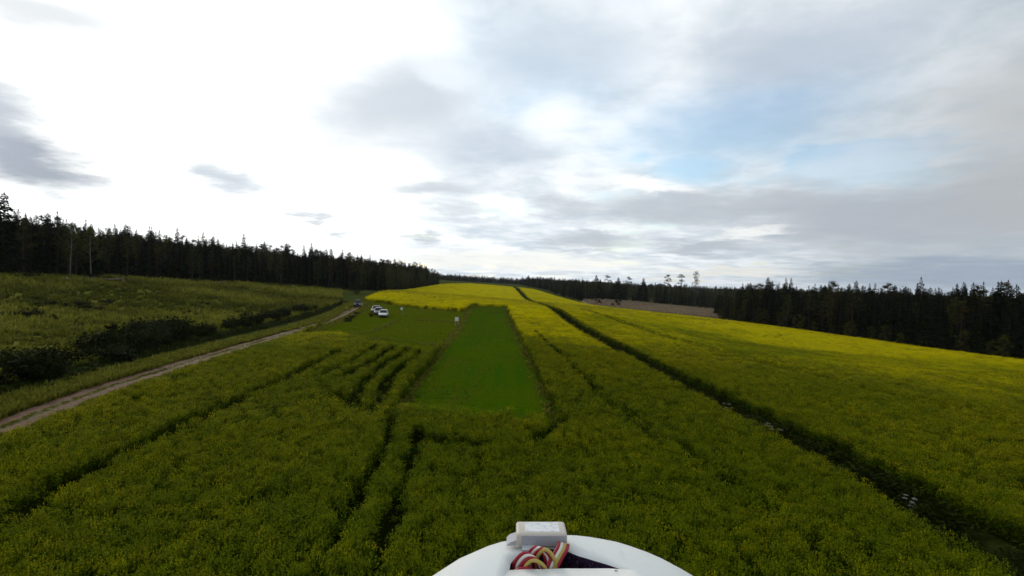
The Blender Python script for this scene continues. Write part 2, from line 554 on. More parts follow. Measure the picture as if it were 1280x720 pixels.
M['birch_bark'] = plain('birch_bark', (.20, .165, .13), .8, .2, noise=.4, nscale=1.4)
M['stone'] = plain('stone', (.34, .31, .28), .9, .2, noise=.3, nscale=3, bump=.3)
M['dead_wood'] = plain('dead_wood', (.22, .16, .12), .9, .1, noise=.4, nscale=6, bump=.3)


# ------------------------------------------------------------------ mesh helpers
class MB:
    def __init__(self):
        self.v, self.f, self.m, self.t = [], [], [], []

    def face(self, pts, m=0, tone=None):
        i = len(self.v)
        self.v += [tuple(p) for p in pts]
        self.f.append(tuple(range(i, i + len(pts))))
        self.m.append(m)
        self.t.append(random.random() if tone is None else tone)

    def leaf(self, c, d, n, L, Wd, m=0, tone=None, bend=.25):
        """a pointed leaf or spray from c along d, folded over its middle"""
        c, d = Vector(c), Vector(d).normalized()
        s = d.cross(Vector(n))
        if s.length < 1e-4:
            s = d.orthogonal()
        s.normalize()
        up = s.cross(d)
        mid = c + d * L * .45 + up * L * bend * .3
        tip = c + d * L - up * L * bend * .3
        self.face((c, mid - s * Wd * .5, tip, mid + s * Wd * .5), m, tone)

    def tube(self, pts, rad, seg=6, m=0, tone=.5, cap=True):
        base = len(self.v)
        pts = [Vector(p) for p in pts]
        ax = None
        for i, p in enumerate(pts):
            d = (pts[min(i + 1, len(pts) - 1)] - pts[max(i - 1, 0)]).normalized()
            if ax is None:
                ax = d.orthogonal().normalized()
            else:
                ax = (ax - d * ax.dot(d))
                ax = ax.normalized() if ax.length > 1e-6 else d.orthogonal().normalized()
            b = d.cross(ax)
            rr = rad[i] if hasattr(rad, '__len__') else rad
            for k in range(seg):
                a = 2 * math.pi * k / seg
                self.v.append(tuple(p + ax * math.cos(a) * rr + b * math.sin(a) * rr))
        for i in range(len(pts) - 1):
            for k in range(seg):
                a, b2 = base + i * seg + k, base + i * seg + (k + 1) % seg
                self.f.append((a, b2, b2 + seg, a + seg))
                self.m.append(m)
                self.t.append(tone)
        if cap:
            e = base + (len(pts) - 1) * seg
            self.f.append(tuple(range(base + seg - 1, base - 1, -1)))
            self.f.append(tuple(range(e, e + seg)))
            self.m += [m, m]
            self.t += [tone, tone]

    def box(self, lo, hi, m=0, tone=.5):
        x0, y0, z0 = lo
        x1, y1, z1 = hi
        i = len(self.v)
        self.v += [(x0, y0, z0), (x1, y0, z0), (x1, y1, z0), (x0, y1, z0), (x0, y0, z1), (x1, y0, z1), (x1, y1, z1), (x0, y1, z1)]
        for q in ((0, 3, 2, 1), (4, 5, 6, 7), (0, 1, 5, 4), (1, 2, 6, 5), (2, 3, 7, 6), (3, 0, 4, 7)):
            self.f.append(tuple(i + k for k in q))
            self.m.append(m)
            self.t.append(tone)

    def loft(self, rings, m=0, tone=.5, caps=True):
        base = len(self.v)
        n = len(rings[0])
        for r in rings:
            self.v += [tuple(p) for p in r]
        for i in range(len(rings) - 1):
            for k in range(n):
                a, b = base + i * n + k, base + i * n + (k + 1) % n
                self.f.append((a, b, b + n, a + n))
                self.m.append(m)
                self.t.append(tone)
        if caps:
            e = base + (len(rings) - 1) * n
            self.f.append(tuple(range(base + n - 1, base - 1, -1)))
            self.f.append(tuple(range(e, e + n)))
            self.m += [m, m]
            self.t += [tone, tone]

    def mesh(self, name, mats, smooth=False):
        me = bpy.data.meshes.new(name)
        me.from_pydata(self.v, [], self.f)
        for m in (mats if isinstance(mats, (list, tuple)) else [mats]):
            me.materials.append(m)
        me.polygons.foreach_set('material_index', self.m)
        a = me.attributes.new('tone', 'FLOAT', 'FACE')
        a.data.foreach_set('value', self.t)
        if smooth:
            me.polygons.foreach_set('use_smooth', [True] * len(self.f))
        me.update()
        return me

    def build(self, name, mats, parent=None, smooth=False):
        return add(name, self.mesh(name, mats, smooth), parent)


def add(name, data, parent=None, loc=None):
    o = bpy.data.objects.new(name, data)
    COL.objects.link(o)
    if parent is not None:
        o.parent = parent
    if loc is not None:
        o.location = loc
    return o


def tag(o, label=None, cat=None, group=None, kind=None):
    for k, v in (('label', label), ('category', cat), ('group', group), ('kind', kind)):
        if v is not None:
            o[k] = v
    return o


def thing(name, loc, label, cat, group=None, rz=0.0, scale=None):
    o = add(name, None, None, loc)
    o.empty_display_size = .3
    o.rotation_euler = (0, 0, rz)
    if scale is not None:
        o.scale = scale
    return tag(o, label, cat, group)


def grid_mesh(name, X, Y, Z, keep, m, attrs=None, smooth=True):
    ny, nx = X.shape
    idx = np.arange(nx * ny).reshape(ny, nx)
    q = np.stack([idx[:-1, :-1], idx[:-1, 1:], idx[1:, 1:], idx[1:, :-1]], -1).reshape(-1, 4)
    if keep is not None:
        k = keep.ravel()
        q = q[k[q].any(axis=1)]
    used, invv = np.unique(q, return_inverse=True)
    q = invv.reshape(-1, 4)
    co = np.stack([X.ravel(), Y.ravel(), Z.ravel()], 1)[used]
    me = bpy.data.meshes.new(name)
    me.vertices.add(len(co))
    me.vertices.foreach_set('co', co.ravel())
    me.loops.add(len(q) * 4)
    me.loops.foreach_set('vertex_index', q.ravel().astype(np.int32))
    me.polygons.add(len(q))
    me.polygons.foreach_set('loop_start', np.arange(0, len(q) * 4, 4, dtype=np.int32))
    me.polygons.foreach_set('loop_total', np.full(len(q), 4, dtype=np.int32))
    me.update(calc_edges=True)
    for an, av in (attrs or {}).items():
        a = me.attributes.new(an, 'FLOAT', 'POINT')
        a.data.foreach_set('value', av.ravel()[used].astype(np.float32))
    me.materials.append(m)
    me.polygons.foreach_set('use_smooth', [smooth] * len(q))
    return me


# prototypes for scattered stuff live in collections that are not part of the scene
def proto_collection(name, meshes):
    c = bpy.data.collections.new(name)
    for i, me in enumerate(meshes):
        c.objects.link(bpy.data.objects.new('%s_%02d' % (name, i), me))
    return c


def scatter(name, pts, coll, rot, scl, pick, label, cat, extra=None):
    """one 'stuff' object whose points carry instances of the small meshes in coll"""
    me = bpy.data.meshes.new(name)
    n = len(pts)
    me.vertices.add(n)
    me.vertices.foreach_set('co', np.asarray(pts, np.float32).ravel())
    for an, ty, key, v in (('rot', 'FLOAT_VECTOR', 'vector', rot), ('scl', 'FLOAT_VECTOR', 'vector', scl), ('pick', 'INT', 'value', pick)):
        a = me.attributes.new(an, ty, 'POINT')
        a.data.foreach_set(key, np.asarray(v, np.int32 if ty == 'INT' else np.float32).ravel())
    for an, v in (extra or {}).items():
        a = me.attributes.new(an, 'FLOAT', 'POINT')
        a.data.foreach_set('value', np.asarray(v, np.float32).ravel())
    o = add(name, me)
    ng = bpy.data.node_groups.new(name, 'GeometryNodeTree')
    ng.interface.new_socket('Geometry', in_out='INPUT', socket_type='NodeSocketGeometry')
    ng.interface.new_socket('Geometry', in_out='OUTPUT', socket_type='NodeSocketGeometry')
    N, Lk = ng.nodes, ng.links
    gi, go = N.new('NodeGroupInput'), N.new('NodeGroupOutput')
    ci = N.new('GeometryNodeCollectionInfo')
    ci.inputs['Collection'].default_value = coll
    ci.inputs['Separate Children'].default_value = True
    ci.inputs['Reset Children'].default_value = True
    ip = N.new('GeometryNodeInstanceOnPoints')
    ip.inputs['Pick Instance'].default_value = True
    Lk.new(gi.outputs[0], ip.inputs['Points'])
    Lk.new(ci.outputs[0], ip.inputs['Instance'])
    for an, ty, so_ in (('rot', 'FLOAT_VECTOR', 'Rotation'), ('scl', 'FLOAT_VECTOR', 'Scale'), ('pick', 'INT', 'Instance Index')):
        na = N.new('GeometryNodeInputNamedAttribute')
        na.data_type = ty
        na.inputs['Name'].default_value = an
        src = na.outputs['Attribute']
        if so_ == 'Rotation':
            er = N.new('FunctionNodeEulerToRotation')
            Lk.new(src, er.inputs[0])
            src = er.outputs[0]
        Lk.new(src, ip.inputs[so_])
    Lk.new(ip.outputs[0], go.inputs[0])
    md = o.modifiers.new('scatter', 'NODES')
    md.node_group = ng
    return tag(o, label, cat, None, 'stuff')


def zrot(n):
    r = np.zeros((n, 3))
    r[:, 2] = rng.uniform(0, 2 * math.pi, n)
    r[:, 0] = rng.normal(0, .08, n)
    r[:, 1] = rng.normal(0, .08, n)
    return r


# ------------------------------------------------------------------ the setting: ground, lawns, road, ditch
s = np.linspace(-1, 1, 340)
gx = 2900 * np.sinh(6.2 * s) / np.sinh(6.2)
gy = 2900 * np.sinh(6.2 * s) / np.sinh(6.2) + 40
X, Y = np.meshgrid(gx, gy)
Z = gz(X, Y)
tag(add('ground', grid_mesh('ground', X, Y, Z - .03, None, M['ground'])), kind='structure')


def sheet(name, poly, m, step, lift, kind='structure', jit=.25):
    p = np.array(poly)
    xs = np.arange(p[:, 0].min() - 1, p[:, 0].max() + 1 + step, step)
    ys = np.arange(p[:, 1].min() - 1, p[:, 1].max() + 1 + step, step)
    X, Y = np.meshgrid(xs, ys)
    j = jit * (fbm(X * .7, Y * .7, 60, 2) - .5) * 2
    keep = inside(poly, X + j, Y + j)
    Z = tz(X, Y) + .10 * (fbm(X / 6, Y / 6, 8, 3) - .5) + lift
    Z = np.where(keep, Z, Z - .25)
    return tag(add(name, grid_mesh(name, X, Y, Z, keep, m)), kind=kind)


MEADOW = [(-34, 14), (-35.5, 34), (-38, 46), (-42, 66), (-44.5, 86), (-45.5, 113), (-48, 140), (-58, 168), (-66, 192), (-93, 180), (-115, 144), (-111, 106), (-128, 85), (-170, 40), (-170, 14)]
sheet('meadow', MEADOW, M['meadow'], 1.2, .16)
sheet('parking_lawn', PITS, M['pits'], .6, .12)
sheet('runway_lawn', RUNWAY, M['lawn'], .4, .15, jit=.55)


def ribbon(name, line, half, m, lift, n_across=9, step=.8, dip=0.0):
    pts = [Vector((*p, 0)) for p in line]
    dense = []
    for i in range(len(pts) - 1):
        p0, p1, p2, p3 = pts[max(i - 1, 0)], pts[i], pts[i + 1], pts[min(i + 2, len(pts) - 1)]
        k = max(2, int((p2 - p1).length / step))
        for j in range(k):
            u = j / k
            dense.append(.5 * ((2 * p1) + (p2 - p0) * u + (2 * p0 - 5 * p1 + 4 * p2 - p3) * u * u + (3 * p1 - p0 - 3 * p2 + p3) * u ** 3))
    dense.append(pts[-1])
    D_ = np.array([(p.x, p.y) for p in dense])
    T = np.gradient(D_, axis=0)
    T /= np.linalg.norm(T, axis=1)[:, None]
    Nn = np.stack([T[:, 1], -T[:, 0]], 1)
    u = np.linspace(-1, 1, n_across)
    hw = half * (1 + .22 * (fbm(D_[:, 0] / 3, D_[:, 1] / 3, 77, 2) - .5))
    X = D_[:, 0][:, None] + Nn[:, 0][:, None] * u[None] * hw[:, None]
    Y = D_[:, 1][:, None] + Nn[:, 1][:, None] * u[None] * hw[:, None]
    Z = gz(X, Y) + lift
    A = np.broadcast_to(u[None], X.shape)
    return tag(add(name, grid_mesh(name, X, Y, Z, None, m, {'across': A})), kind='structure')


ribbon('road', ROAD, 1.25, M['road'], .13, 15)
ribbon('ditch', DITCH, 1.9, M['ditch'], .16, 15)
sheet('reed_bank', STRAW, plain('reed_bank', (.30, .22, .14), .95, .1, noise=.4, nscale=.4), 2.2, .3)

# ------------------------------------------------------------------ the rapeseed crop
ang = np.linspace(R(-64), R(64), 520)
rad = np.geomspace(9, 560, 420)
AA, RR = np.meshgrid(ang, rad)
X, Y = RR * np.sin(AA), RR * np.cos(AA)
cm = crop_mask(X, Y)
tm = track_mask(X, Y)
base = .46 + .46 * np.clip((RR - 30) / 60, 0, 1)
hh = base + .24 * (fbm(X / 1.1, Y / 1.1, 31, 3) - .5) + .25 * (fbm(X / 7, Y / 11, 37, 3) - .5)
hh = np.where(tm > 0, .14, hh)
Z = tz(X, Y) + np.where(cm, hh, -.35)
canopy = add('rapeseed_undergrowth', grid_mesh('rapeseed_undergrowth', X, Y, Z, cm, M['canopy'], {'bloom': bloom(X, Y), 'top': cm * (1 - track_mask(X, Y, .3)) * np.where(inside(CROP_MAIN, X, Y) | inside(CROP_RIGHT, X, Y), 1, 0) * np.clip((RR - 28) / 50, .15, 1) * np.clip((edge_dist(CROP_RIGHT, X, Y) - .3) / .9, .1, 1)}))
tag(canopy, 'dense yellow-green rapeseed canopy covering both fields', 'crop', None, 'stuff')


def rape_clump(k):
    random.seed(100 + k)
    b = MB()
    for i in range(9):
        a, r = random.uniform(0, 6.283), .26 * math.sqrt(random.random())
        x, y = r * math.cos(a), r * math.sin(a)
        h = random.uniform(.82, 1.12)
        lx, ly = x + random.gauss(0, .08), y + random.gauss(0, .08)
        b.face(((x - .008, y, 0), (x + .008, y, 0), (lx, ly, h)), 0, .5)
        for j in range(5):                                         # leaves up the stem
            q = random.uniform(.25, .86)
            aa = random.uniform(0, 6.283)
            d = (math.cos(aa), math.sin(aa), random.uniform(-.25, .8))
            b.leaf((x + (lx - x) * q, y + (ly - y) * q, h * q), d, (0, 0, 1), random.uniform(.14, .26) * (1.2 - q * .4), random.uniform(.05, .09), 0)
        for j in range(3):                                         # flower heads
            hx, hy, hz = lx + random.gauss(0, .06), ly + random.gauss(0, .06), h * random.uniform(.9, 1.06)
            for w in range(4):
                aa = random.uniform(0, 6.283)
                n = Vector((random.gauss(0, .5), random.gauss(0, .5), 1)).normalized()
                d = Vector((math.cos(aa), math.sin(aa), random.uniform(-.3, .5)))
                b.leaf((hx - d.x * .03, hy - d.y * .03, hz + random.uniform(-.07, .04)), d, n, random.uniform(.035, .065), random.uniform(.028, .046), 1)
    return b.mesh('rape_clump', [M['rape_leaf'], M['rape_flower']])


rape = proto_collection('rape_plant', [rape_clump(k) for k in range(7)])
pts = []
for r0, r1, den, wid in ((11, 30, 17, .86), (30, 60, 9.5, 1.0), (60, 120, 3.6, 1.35), (120, 260, 1.05, 1.9), (260, 500, .15, 3.2)):
    area = .5 * (2 * R(62)) * (r1 * r1 - r0 * r0)
    n = int(area * den)
    r = np.sqrt(rng.uniform(r0 * r0, r1 * r1, n))
    a = rng.uniform(-R(62), R(62), n)
    x, y = r * np.sin(a), r * np.cos(a)
    k = crop_mask(x, y)
    x, y, r = x[k], y[k], r[k]
    tmk = track_mask(x, y, .17)
    k = (tmk < .5) | (rng.random(len(x)) < .10)
    pts.append(np.stack([x[k], y[k], np.full(k.sum(), wid), tmk[k]], 1))
pts = np.concatenate(pts)
x, y, wid, tmk = pts.T
hgt = (.86 + .24 * fbm(x / 2.2, y / 2.2, 12, 3)) * np.where(tmk > .5, .35, 1) * rng.uniform(.88, 1.12, len(x))
big = np.where(wid > 1.2, .95, 1.0)
scatter('rapeseed_plants', np.stack([x, y, tz(x, y) - .02], 1), rape, zrot(len(x)),
        np.stack([wid * 1.0, wid * 1.0, hgt * big], 1), rng.integers(0, 7, len(x)),
        'flowering rapeseed plants standing thick over both fields', 'crop', {'bloom': np.clip(bloom(x, y) + rng.normal(0, .22, len(x)), 0, 1)})
print('rape plants', len(x))


# ------------------------------------------------------------------ grasses and weeds
def tuft(k, m, h=.55, n=16, spread=.28, wid=.035):
    random.seed(300 + k)
    b = MB()
    for i in range(n):
        a, r = random.uniform(0, 6.283), spread * .5 * math.sqrt(random.random())
        x, y = r * math.cos(a), r * math.sin(a)
        L = h * random.uniform(.55, 1.1)
        dx, dy = math.cos(a) * random.uniform(.05, .5) * L, math.sin(a) * random.uniform(.05, .5) * L
        w = wid * random.uniform(.7, 1.5)
        px, py = -math.sin(a) * w, math.cos(a) * w
        tn = random.random()
        b.face(((x - px, y - py, 0), (x + px, y + py, 0), (x + dx * .5 + px * .7, y + dy * .5 + py * .7, L * .65), (x + dx * .5 - px * .7, y + dy * .5 - py * .7, L * .65)), 0, tn)
        b.face(((x + dx * .5 - px * .7, y + dy * .5 - py * .7, L * .65), (x + dx * .5 + px * .7, y + dy * .5 + py * .7, L * .65), (x + dx, y + dy, L)), 0, tn)
    return b.mesh('tuft', [m])


tufts = proto_collection('grass_tuft', [tuft(k, M['grass_blade']) for k in range(5)])


def scatter_poly(poly, n):
    p = np.array(poly)
    x = rng.uniform(p[:, 0].min(), p[:, 0].max(), n)
    y = rng.uniform(p[:, 1].min(), p[:, 1].max(), n)
    k = inside(poly, x, y)
    return x[k], y[k]


x, y = scatter_poly(MEADOW, 40000)
keep = rng.random(len(x)) < np.clip(70 / np.hypot(x, y), .25, 1)
x, y = x[keep], y[keep]
nz = np.clip(.5 * fbm(x / 8, y / 6, 55, 4) + .7 * fbm(x / 26, y / 16, 57, 3) - .1, 0, 1)
sc = (.5 + 1.1 * nz) * rng.uniform(.7, 1.3, len(x)) * np.clip(np.hypot(x, y) / 80, .9, 1.6)
scatter('meadow_grass', np.stack([x, y, tz(x, y) + .1], 1), tufts, zrot(len(x)), np.stack([sc * 1.7, sc * 1.7, sc], 1), rng.integers(0, 5, len(x)),
        'tall rough meadow grass on the left slope', 'grass', {'bloom': np.clip((nz - .36) * 3.2, 0, 1)})

# verge between the road and the left ditch, road edges, edges of the lawns
xs, ys, zs = [], [], []
for ln, lo, hi, n in ((ROAD, 1.1, 3.9, 11000), (ROAD, 0, .22, 1500)):
    L = np.array(ln)
    seg = rng.integers(0, len(L) - 1, n)
    u = rng.random(n)
    p = L[seg] * (1 - u)[:, None] + L[seg + 1] * u[:, None]
    d = L[seg + 1] - L[seg]
    d /= np.linalg.norm(d, axis=1)[:, None]
    off = rng.uniform(lo, hi, n) * np.where(rng.random(n) < .68, -1, 1)
    
    xs.append(p[:, 0] + d[:, 1] * off)
    ys.append(p[:, 1] - d[:, 0] * off)
    zs.append(np.where(off > 0, .5, .85) if lo > 1 else np.full(n, .3))
for poly, n, hs in ((RUNWAY, 1700, .5), (PITS, 1600, .6)):
    L = np.array(list(poly) + [poly[0]])
    ln_ = np.linalg.norm(np.diff(L, axis=0), axis=1)
    seg = rng.choice(len(ln_), n, p=ln_ / ln_.sum())
    u = rng.random(n)
    p = L[seg] * (1 - u)[:, None] + L[seg + 1] * u[:, None]
    xs.append(p[:, 0] + rng.normal(0, .35, n))
    ys.append(p[:, 1] + rng.normal(0, .35, n))
    zs.append(np.full(n, hs))
for (x0, y0), (x1, y1), n in (((-24, 74), (-22, 78), 90), ((-22, 78), (-22.7, 100), 260), ((-19, 99.3), (-10.6, 96.1), 240), ((-21, 72), (-9.6, 64), 200)):
    u = rng.random(n)
    xs.append(x0 + (x1 - x0) * u + rng.normal(0, .4, n))
    ys.append(y0 + (y1 - y0) * u + rng.normal(0, .4, n))
    zs.append(np.full(n, .45))
x, y, sc = np.concatenate(xs), np.concatenate(ys), np.concatenate(zs)
sc = sc * rng.uniform(.6, 1.3, len(x))
scatter('verge_grass', np.stack([x, y, tz(x, y) + .05], 1), tufts, zrot(len(x)), np.stack([sc * 1.5, sc * 1.5, sc], 1), rng.integers(0, 5, len(x)),
        'long grass along the dirt road and lawn edges', 'grass', {'bloom': rng.uniform(.3, 1, len(x))})

x, y = scatter_poly(PITS, 3500)
sc = rng.uniform(.08, .22, len(x)) * (.6 + fbm(x / 5, y / 5, 66, 3))
scatter('lawn_grass', np.stack([x, y, tz(x, y) + .08], 1), tufts, zrot(len(x)), np.stack([sc * 2.5, sc * 2.5, sc], 1), rng.integers(0, 5, len(x)),
        'patchy short grass of the parking lawn', 'grass', {'bloom': rng.uniform(.4, 1, len(x))})

x, y = scatter_poly(RUNWAY, 16000)
sc = rng.uniform(.06, .15, len(x)) * (.5 + fbm(x / 4, y / 4, 67, 3))
scatter('runway_grass', np.stack([x, y, tz(x, y) + .10], 1), tufts, zrot(len(x)), np.stack([sc * 3.2, sc * 3.2, sc * 1.3], 1), rng.integers(0, 5, len(x)),
        'short mown grass of the long runway strip', 'grass', {'bloom': rng.uniform(.0, .6, len(x))})

straws = proto_collection('reed_tuft', [tuft(20 + k, M['straw'], 1.5, 22, .7, .05) for k in range(4)])
x, y = scatter_poly(STRAW, 16000)
sc = rng.uniform(.6, 1.2, len(x)) * (.6 + .8 * fbm(x / 8, y / 8, 71, 3))
scatter('dry_reeds', np.stack([x, y, tz(x, y) + .2], 1), straws, zrot(len(x)), np.stack([sc * 1.8, sc * 1.8, sc], 1), rng.integers(0, 4, len(x)),
        'pale dry reeds between right field and far trees', 'reeds')


def weed(k):
    random.seed(500 + k)
    b = MB()
    for i in range(34):
        a, r = random.uniform(0, 6.283), .45 * math.sqrt(random.random())
        z = random.uniform(.05, .8) * (1 - r)
        aa = random.uniform(0, 6.283)
        b.leaf((r * math.cos(a), r * math.sin(a), z), (math.cos(aa), math.sin(aa), random.uniform(-.2, 1.2)), (0, 0, 1), random.uniform(.18, .38), random.uniform(.06, .14), 0)
    return b.mesh('weed', [M['ditch_leaf']])


weeds = proto_collection('ditch_weed', [weed(k) for k in range(5)])
xs, ys = [], []
for ln, hw, n in ((DITCH, 1.5, 5200), (DITCH_L, 1.7, 2600)):
    L = np.array(ln)
    ln_ = np.linalg.norm(np.diff(L, axis=0), axis=1)
    pr = ln_ / (10 + np.linalg.norm(L[:-1], axis=1))
    seg = rng.choice(len(ln_), n, p=pr / pr.sum())
    u = rng.random(n)
    p = L[seg] * (1 - u)[:, None] + L[seg + 1] * u[:, None]
    d = L[seg + 1] - L[seg]
    d /= np.linalg.norm(d, axis=1)[:, None]
    off = np.clip(rng.normal(0, hw * .55, n), -hw, hw)
    xs.append(p[:, 0] + d[:, 1] * off)
    ys.append(p[:, 1] - d[:, 0] * off)
x, y = np.concatenate(xs), np.concatenate(ys)
sc = rng.uniform(.35, .9, len(x)) * (.5 + fbm(x / 3, y / 3, 88, 3))
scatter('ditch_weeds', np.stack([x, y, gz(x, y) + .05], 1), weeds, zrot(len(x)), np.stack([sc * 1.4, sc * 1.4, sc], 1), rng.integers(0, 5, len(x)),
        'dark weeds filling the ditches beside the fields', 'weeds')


# ------------------------------------------------------------------ trees
def spruce_meshes(k, h=15.0, lean=0.0, wide=1.0, sparse=1.0, mat_=None):
    random.seed(700 + k)
    tr = MB()
    tr.tube([(0, 0, -.4), (.02, 0, h * .3), (0, .03, h * .7), (0, 0, h)], [.20, .16, .09, .015], 7)
    b = MB()
    z = h * random.uniform(.07, .14)
    R0 = h * random.uniform(.165, .20) * wide
    while z < h * .985:
        u = z / h
        rr = R0 * (1 - u) ** .68 * random.uniform(.8, 1.15) + .10
        nb = max(4, int((11 - 5 * u) * sparse))
        a0 = random.uniform(0, 6.283)
        for i in range(nb):
            a = a0 + 6.283 * i / nb + random.gauss(0, .22)
            L = rr * random.uniform(.65, 1.15)
            dr = -.32 + .75 * u + random.gauss(0, .10)
            d = Vector((math.cos(a), math.sin(a), dr)).normalized()
            s_ = Vector((-math.sin(a), math.cos(a), 0))
            p0 = Vector((0, 0, z + random.uniform(-.15, .15)))
            tn = random.random()
            b.leaf(p0, d, (0, 0, 1), L, L * .55, 0, tn, .25)
            for j in (-1, 1):
                for w in (.35, .62):
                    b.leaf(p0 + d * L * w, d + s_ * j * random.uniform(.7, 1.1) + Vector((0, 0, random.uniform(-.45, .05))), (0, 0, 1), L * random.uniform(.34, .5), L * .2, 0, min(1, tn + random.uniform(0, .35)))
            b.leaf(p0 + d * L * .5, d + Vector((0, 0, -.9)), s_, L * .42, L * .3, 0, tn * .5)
        z += h * random.uniform(.024, .038) * (1.15 - .5 * u)
    b.leaf((0, 0, h * .95), (0, 0, 1), (1, 0, 0), h * .06, .22, 0, .6)
    b.leaf((0, 0, h * .95), (0, 0, 1), (0, 1, 0), h * .06, .22, 0, .6)
    return tr.mesh('trunk', [M['bark']], True), b.mesh('crown', [mat_ or M['needle']])


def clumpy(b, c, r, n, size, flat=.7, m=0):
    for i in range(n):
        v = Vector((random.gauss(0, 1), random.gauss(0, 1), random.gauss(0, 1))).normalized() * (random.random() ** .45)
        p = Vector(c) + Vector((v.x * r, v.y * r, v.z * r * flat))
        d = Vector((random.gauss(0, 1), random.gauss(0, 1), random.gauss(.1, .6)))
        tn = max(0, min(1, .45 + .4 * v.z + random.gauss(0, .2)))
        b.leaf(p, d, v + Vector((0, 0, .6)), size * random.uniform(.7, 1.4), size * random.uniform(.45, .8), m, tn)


def pine_meshes(k, h=16.0, low=.45):
    random.seed(900 + k)
    tr = MB()
    bend = random.gauss(0, .25)
    tr.tube([(0, 0, -.4), (bend * .3, 0, h * .3), (bend, .1, h * .65), (bend * .8, 0, h * .97)], [.22, .18, .11, .03], 7)
    b = MB()
    n = 13
    for i in range(n):
        u = low + (.97 - low) * (i + random.random()) / n
        a = i * 2.4 + random.gauss(0, .4)
        L = h * .15 * (1.15 - ((u - low) / (1 - low)) ** 1.5) * random.uniform(.55, 1.15)
        p0 = Vector((bend * u, 0, u * h))
        p1 = p0 + Vector((math.cos(a) * L, math.sin(a) * L, L * random.uniform(0, .5)))
        tr.tube([p0, p1], [.06, .02], 4)
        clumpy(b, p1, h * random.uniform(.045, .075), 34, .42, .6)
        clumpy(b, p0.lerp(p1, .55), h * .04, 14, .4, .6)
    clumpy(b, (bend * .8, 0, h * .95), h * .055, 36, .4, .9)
    return tr.mesh('trunk', [M['pine_bark']], True), b.mesh('crown', [M['pine']])


def birch_meshes(k, h=13.0, low=.32, mat_=None, wid=.16, bark=None, size=.42, dens=1.0):
    random.seed(1100 + k)
    tr = MB()
    bend = random.gauss(0, .3)
    tr.tube([(0, 0, -.4), (bend * .3, .1, h * .3), (bend, 0, h * .65), (bend * 1.3, 0, h * .95)], [.15, .12, .07, .02], 7)
    b = MB()
    n = 20
    for i in range(n):
        u = low + (1 - low) * (i + .5) / n
        a = i * 2.4 + random.gauss(0, .5)
        env = math.sin(math.pi * min(1, ((u - low) / (1 - low)) * .85 + .15)) ** .7
        L = h * wid * env * random.uniform(.4, 1.1)
        p0 = Vector((bend * u, 0, u * h - L * .4))
        p1 = p0 + Vector((math.cos(a) * L, math.sin(a) * L, L * .7))
        tr.tube([p0, p1], [.04, .012], 4)
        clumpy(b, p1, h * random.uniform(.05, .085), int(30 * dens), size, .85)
    return tr.mesh('trunk', [M[bark or 'grey_bark']], True), b.mesh('crown', [mat_ or M['birch_leaf']])


SPRUCE = [spruce_meshes(k, wide=[1, .8, 1.15, .9, 1.0, .72][k]) for k in range(6)]
PINE = [pine_meshes(k, low=[.45, .52, .38, .3][k]) for k in range(4)]
BIRCH = [birch_meshes(k, low=.22) for k in range(4)]
WHITE_BIRCH = [birch_meshes(60 + k, 13.0, .34, bark='birch_bark', wid=.2, dens=1.7) for k in range(2)]
WILLOW = [birch_meshes(20 + k, 5.0, .06, M['willow'], .34, 'bark', .34, 1.3) for k in range(3)]
PALE = birch_meshes(80, 15.0, .30, M['pale_leaf'], .085, 'grey_bark', .5, .75)
DARK = [birch_meshes(90 + k, 13.0, .04, M['needle'], .24, 'bark', .55, 2.6) for k in range(2)]
KIND = {'spruce_tree': (SPRUCE, 15.0), 'pine_tree': (PINE, 16.0), 'birch_tree': (BIRCH, 13.0), 'willow_bush': (WILLOW, 5.0)}


def plant_tree(kind, x, y, h, label, group, cat='tree', which=None, meshes=None, wide=1.0):
    protos, h0 = KIND[kind]
    tm_, cm_ = meshes or protos[random.randrange(len(protos)) if which is None else which]
    q = h / h0
    o = thing(kind, (x, y, tz1(x, y)), label, cat, group, random.uniform(0, 6.28), (q * wide, q * wide, q))
    add('trunk', tm_, o)
    add('crown', cm_, o)
    return o


def along(line, step, jitter):
    """spots along a line with an even step"""
    r_ = []
    for (x0, y0), (x1, y1) in zip(line[:-1], line[1:]):
        L = math.hypot(x1 - x0, y1 - y0)
        n = max(1, int(L / step))
        for i in range(n):
            u = (i + random.uniform(-.3, .3)) / n
            r_.append((x0 + (x1 - x0) * u + random.gauss(0, jitter), y0 + (y1 - y0) * u + random.gauss(0, jitter)))
    return r_


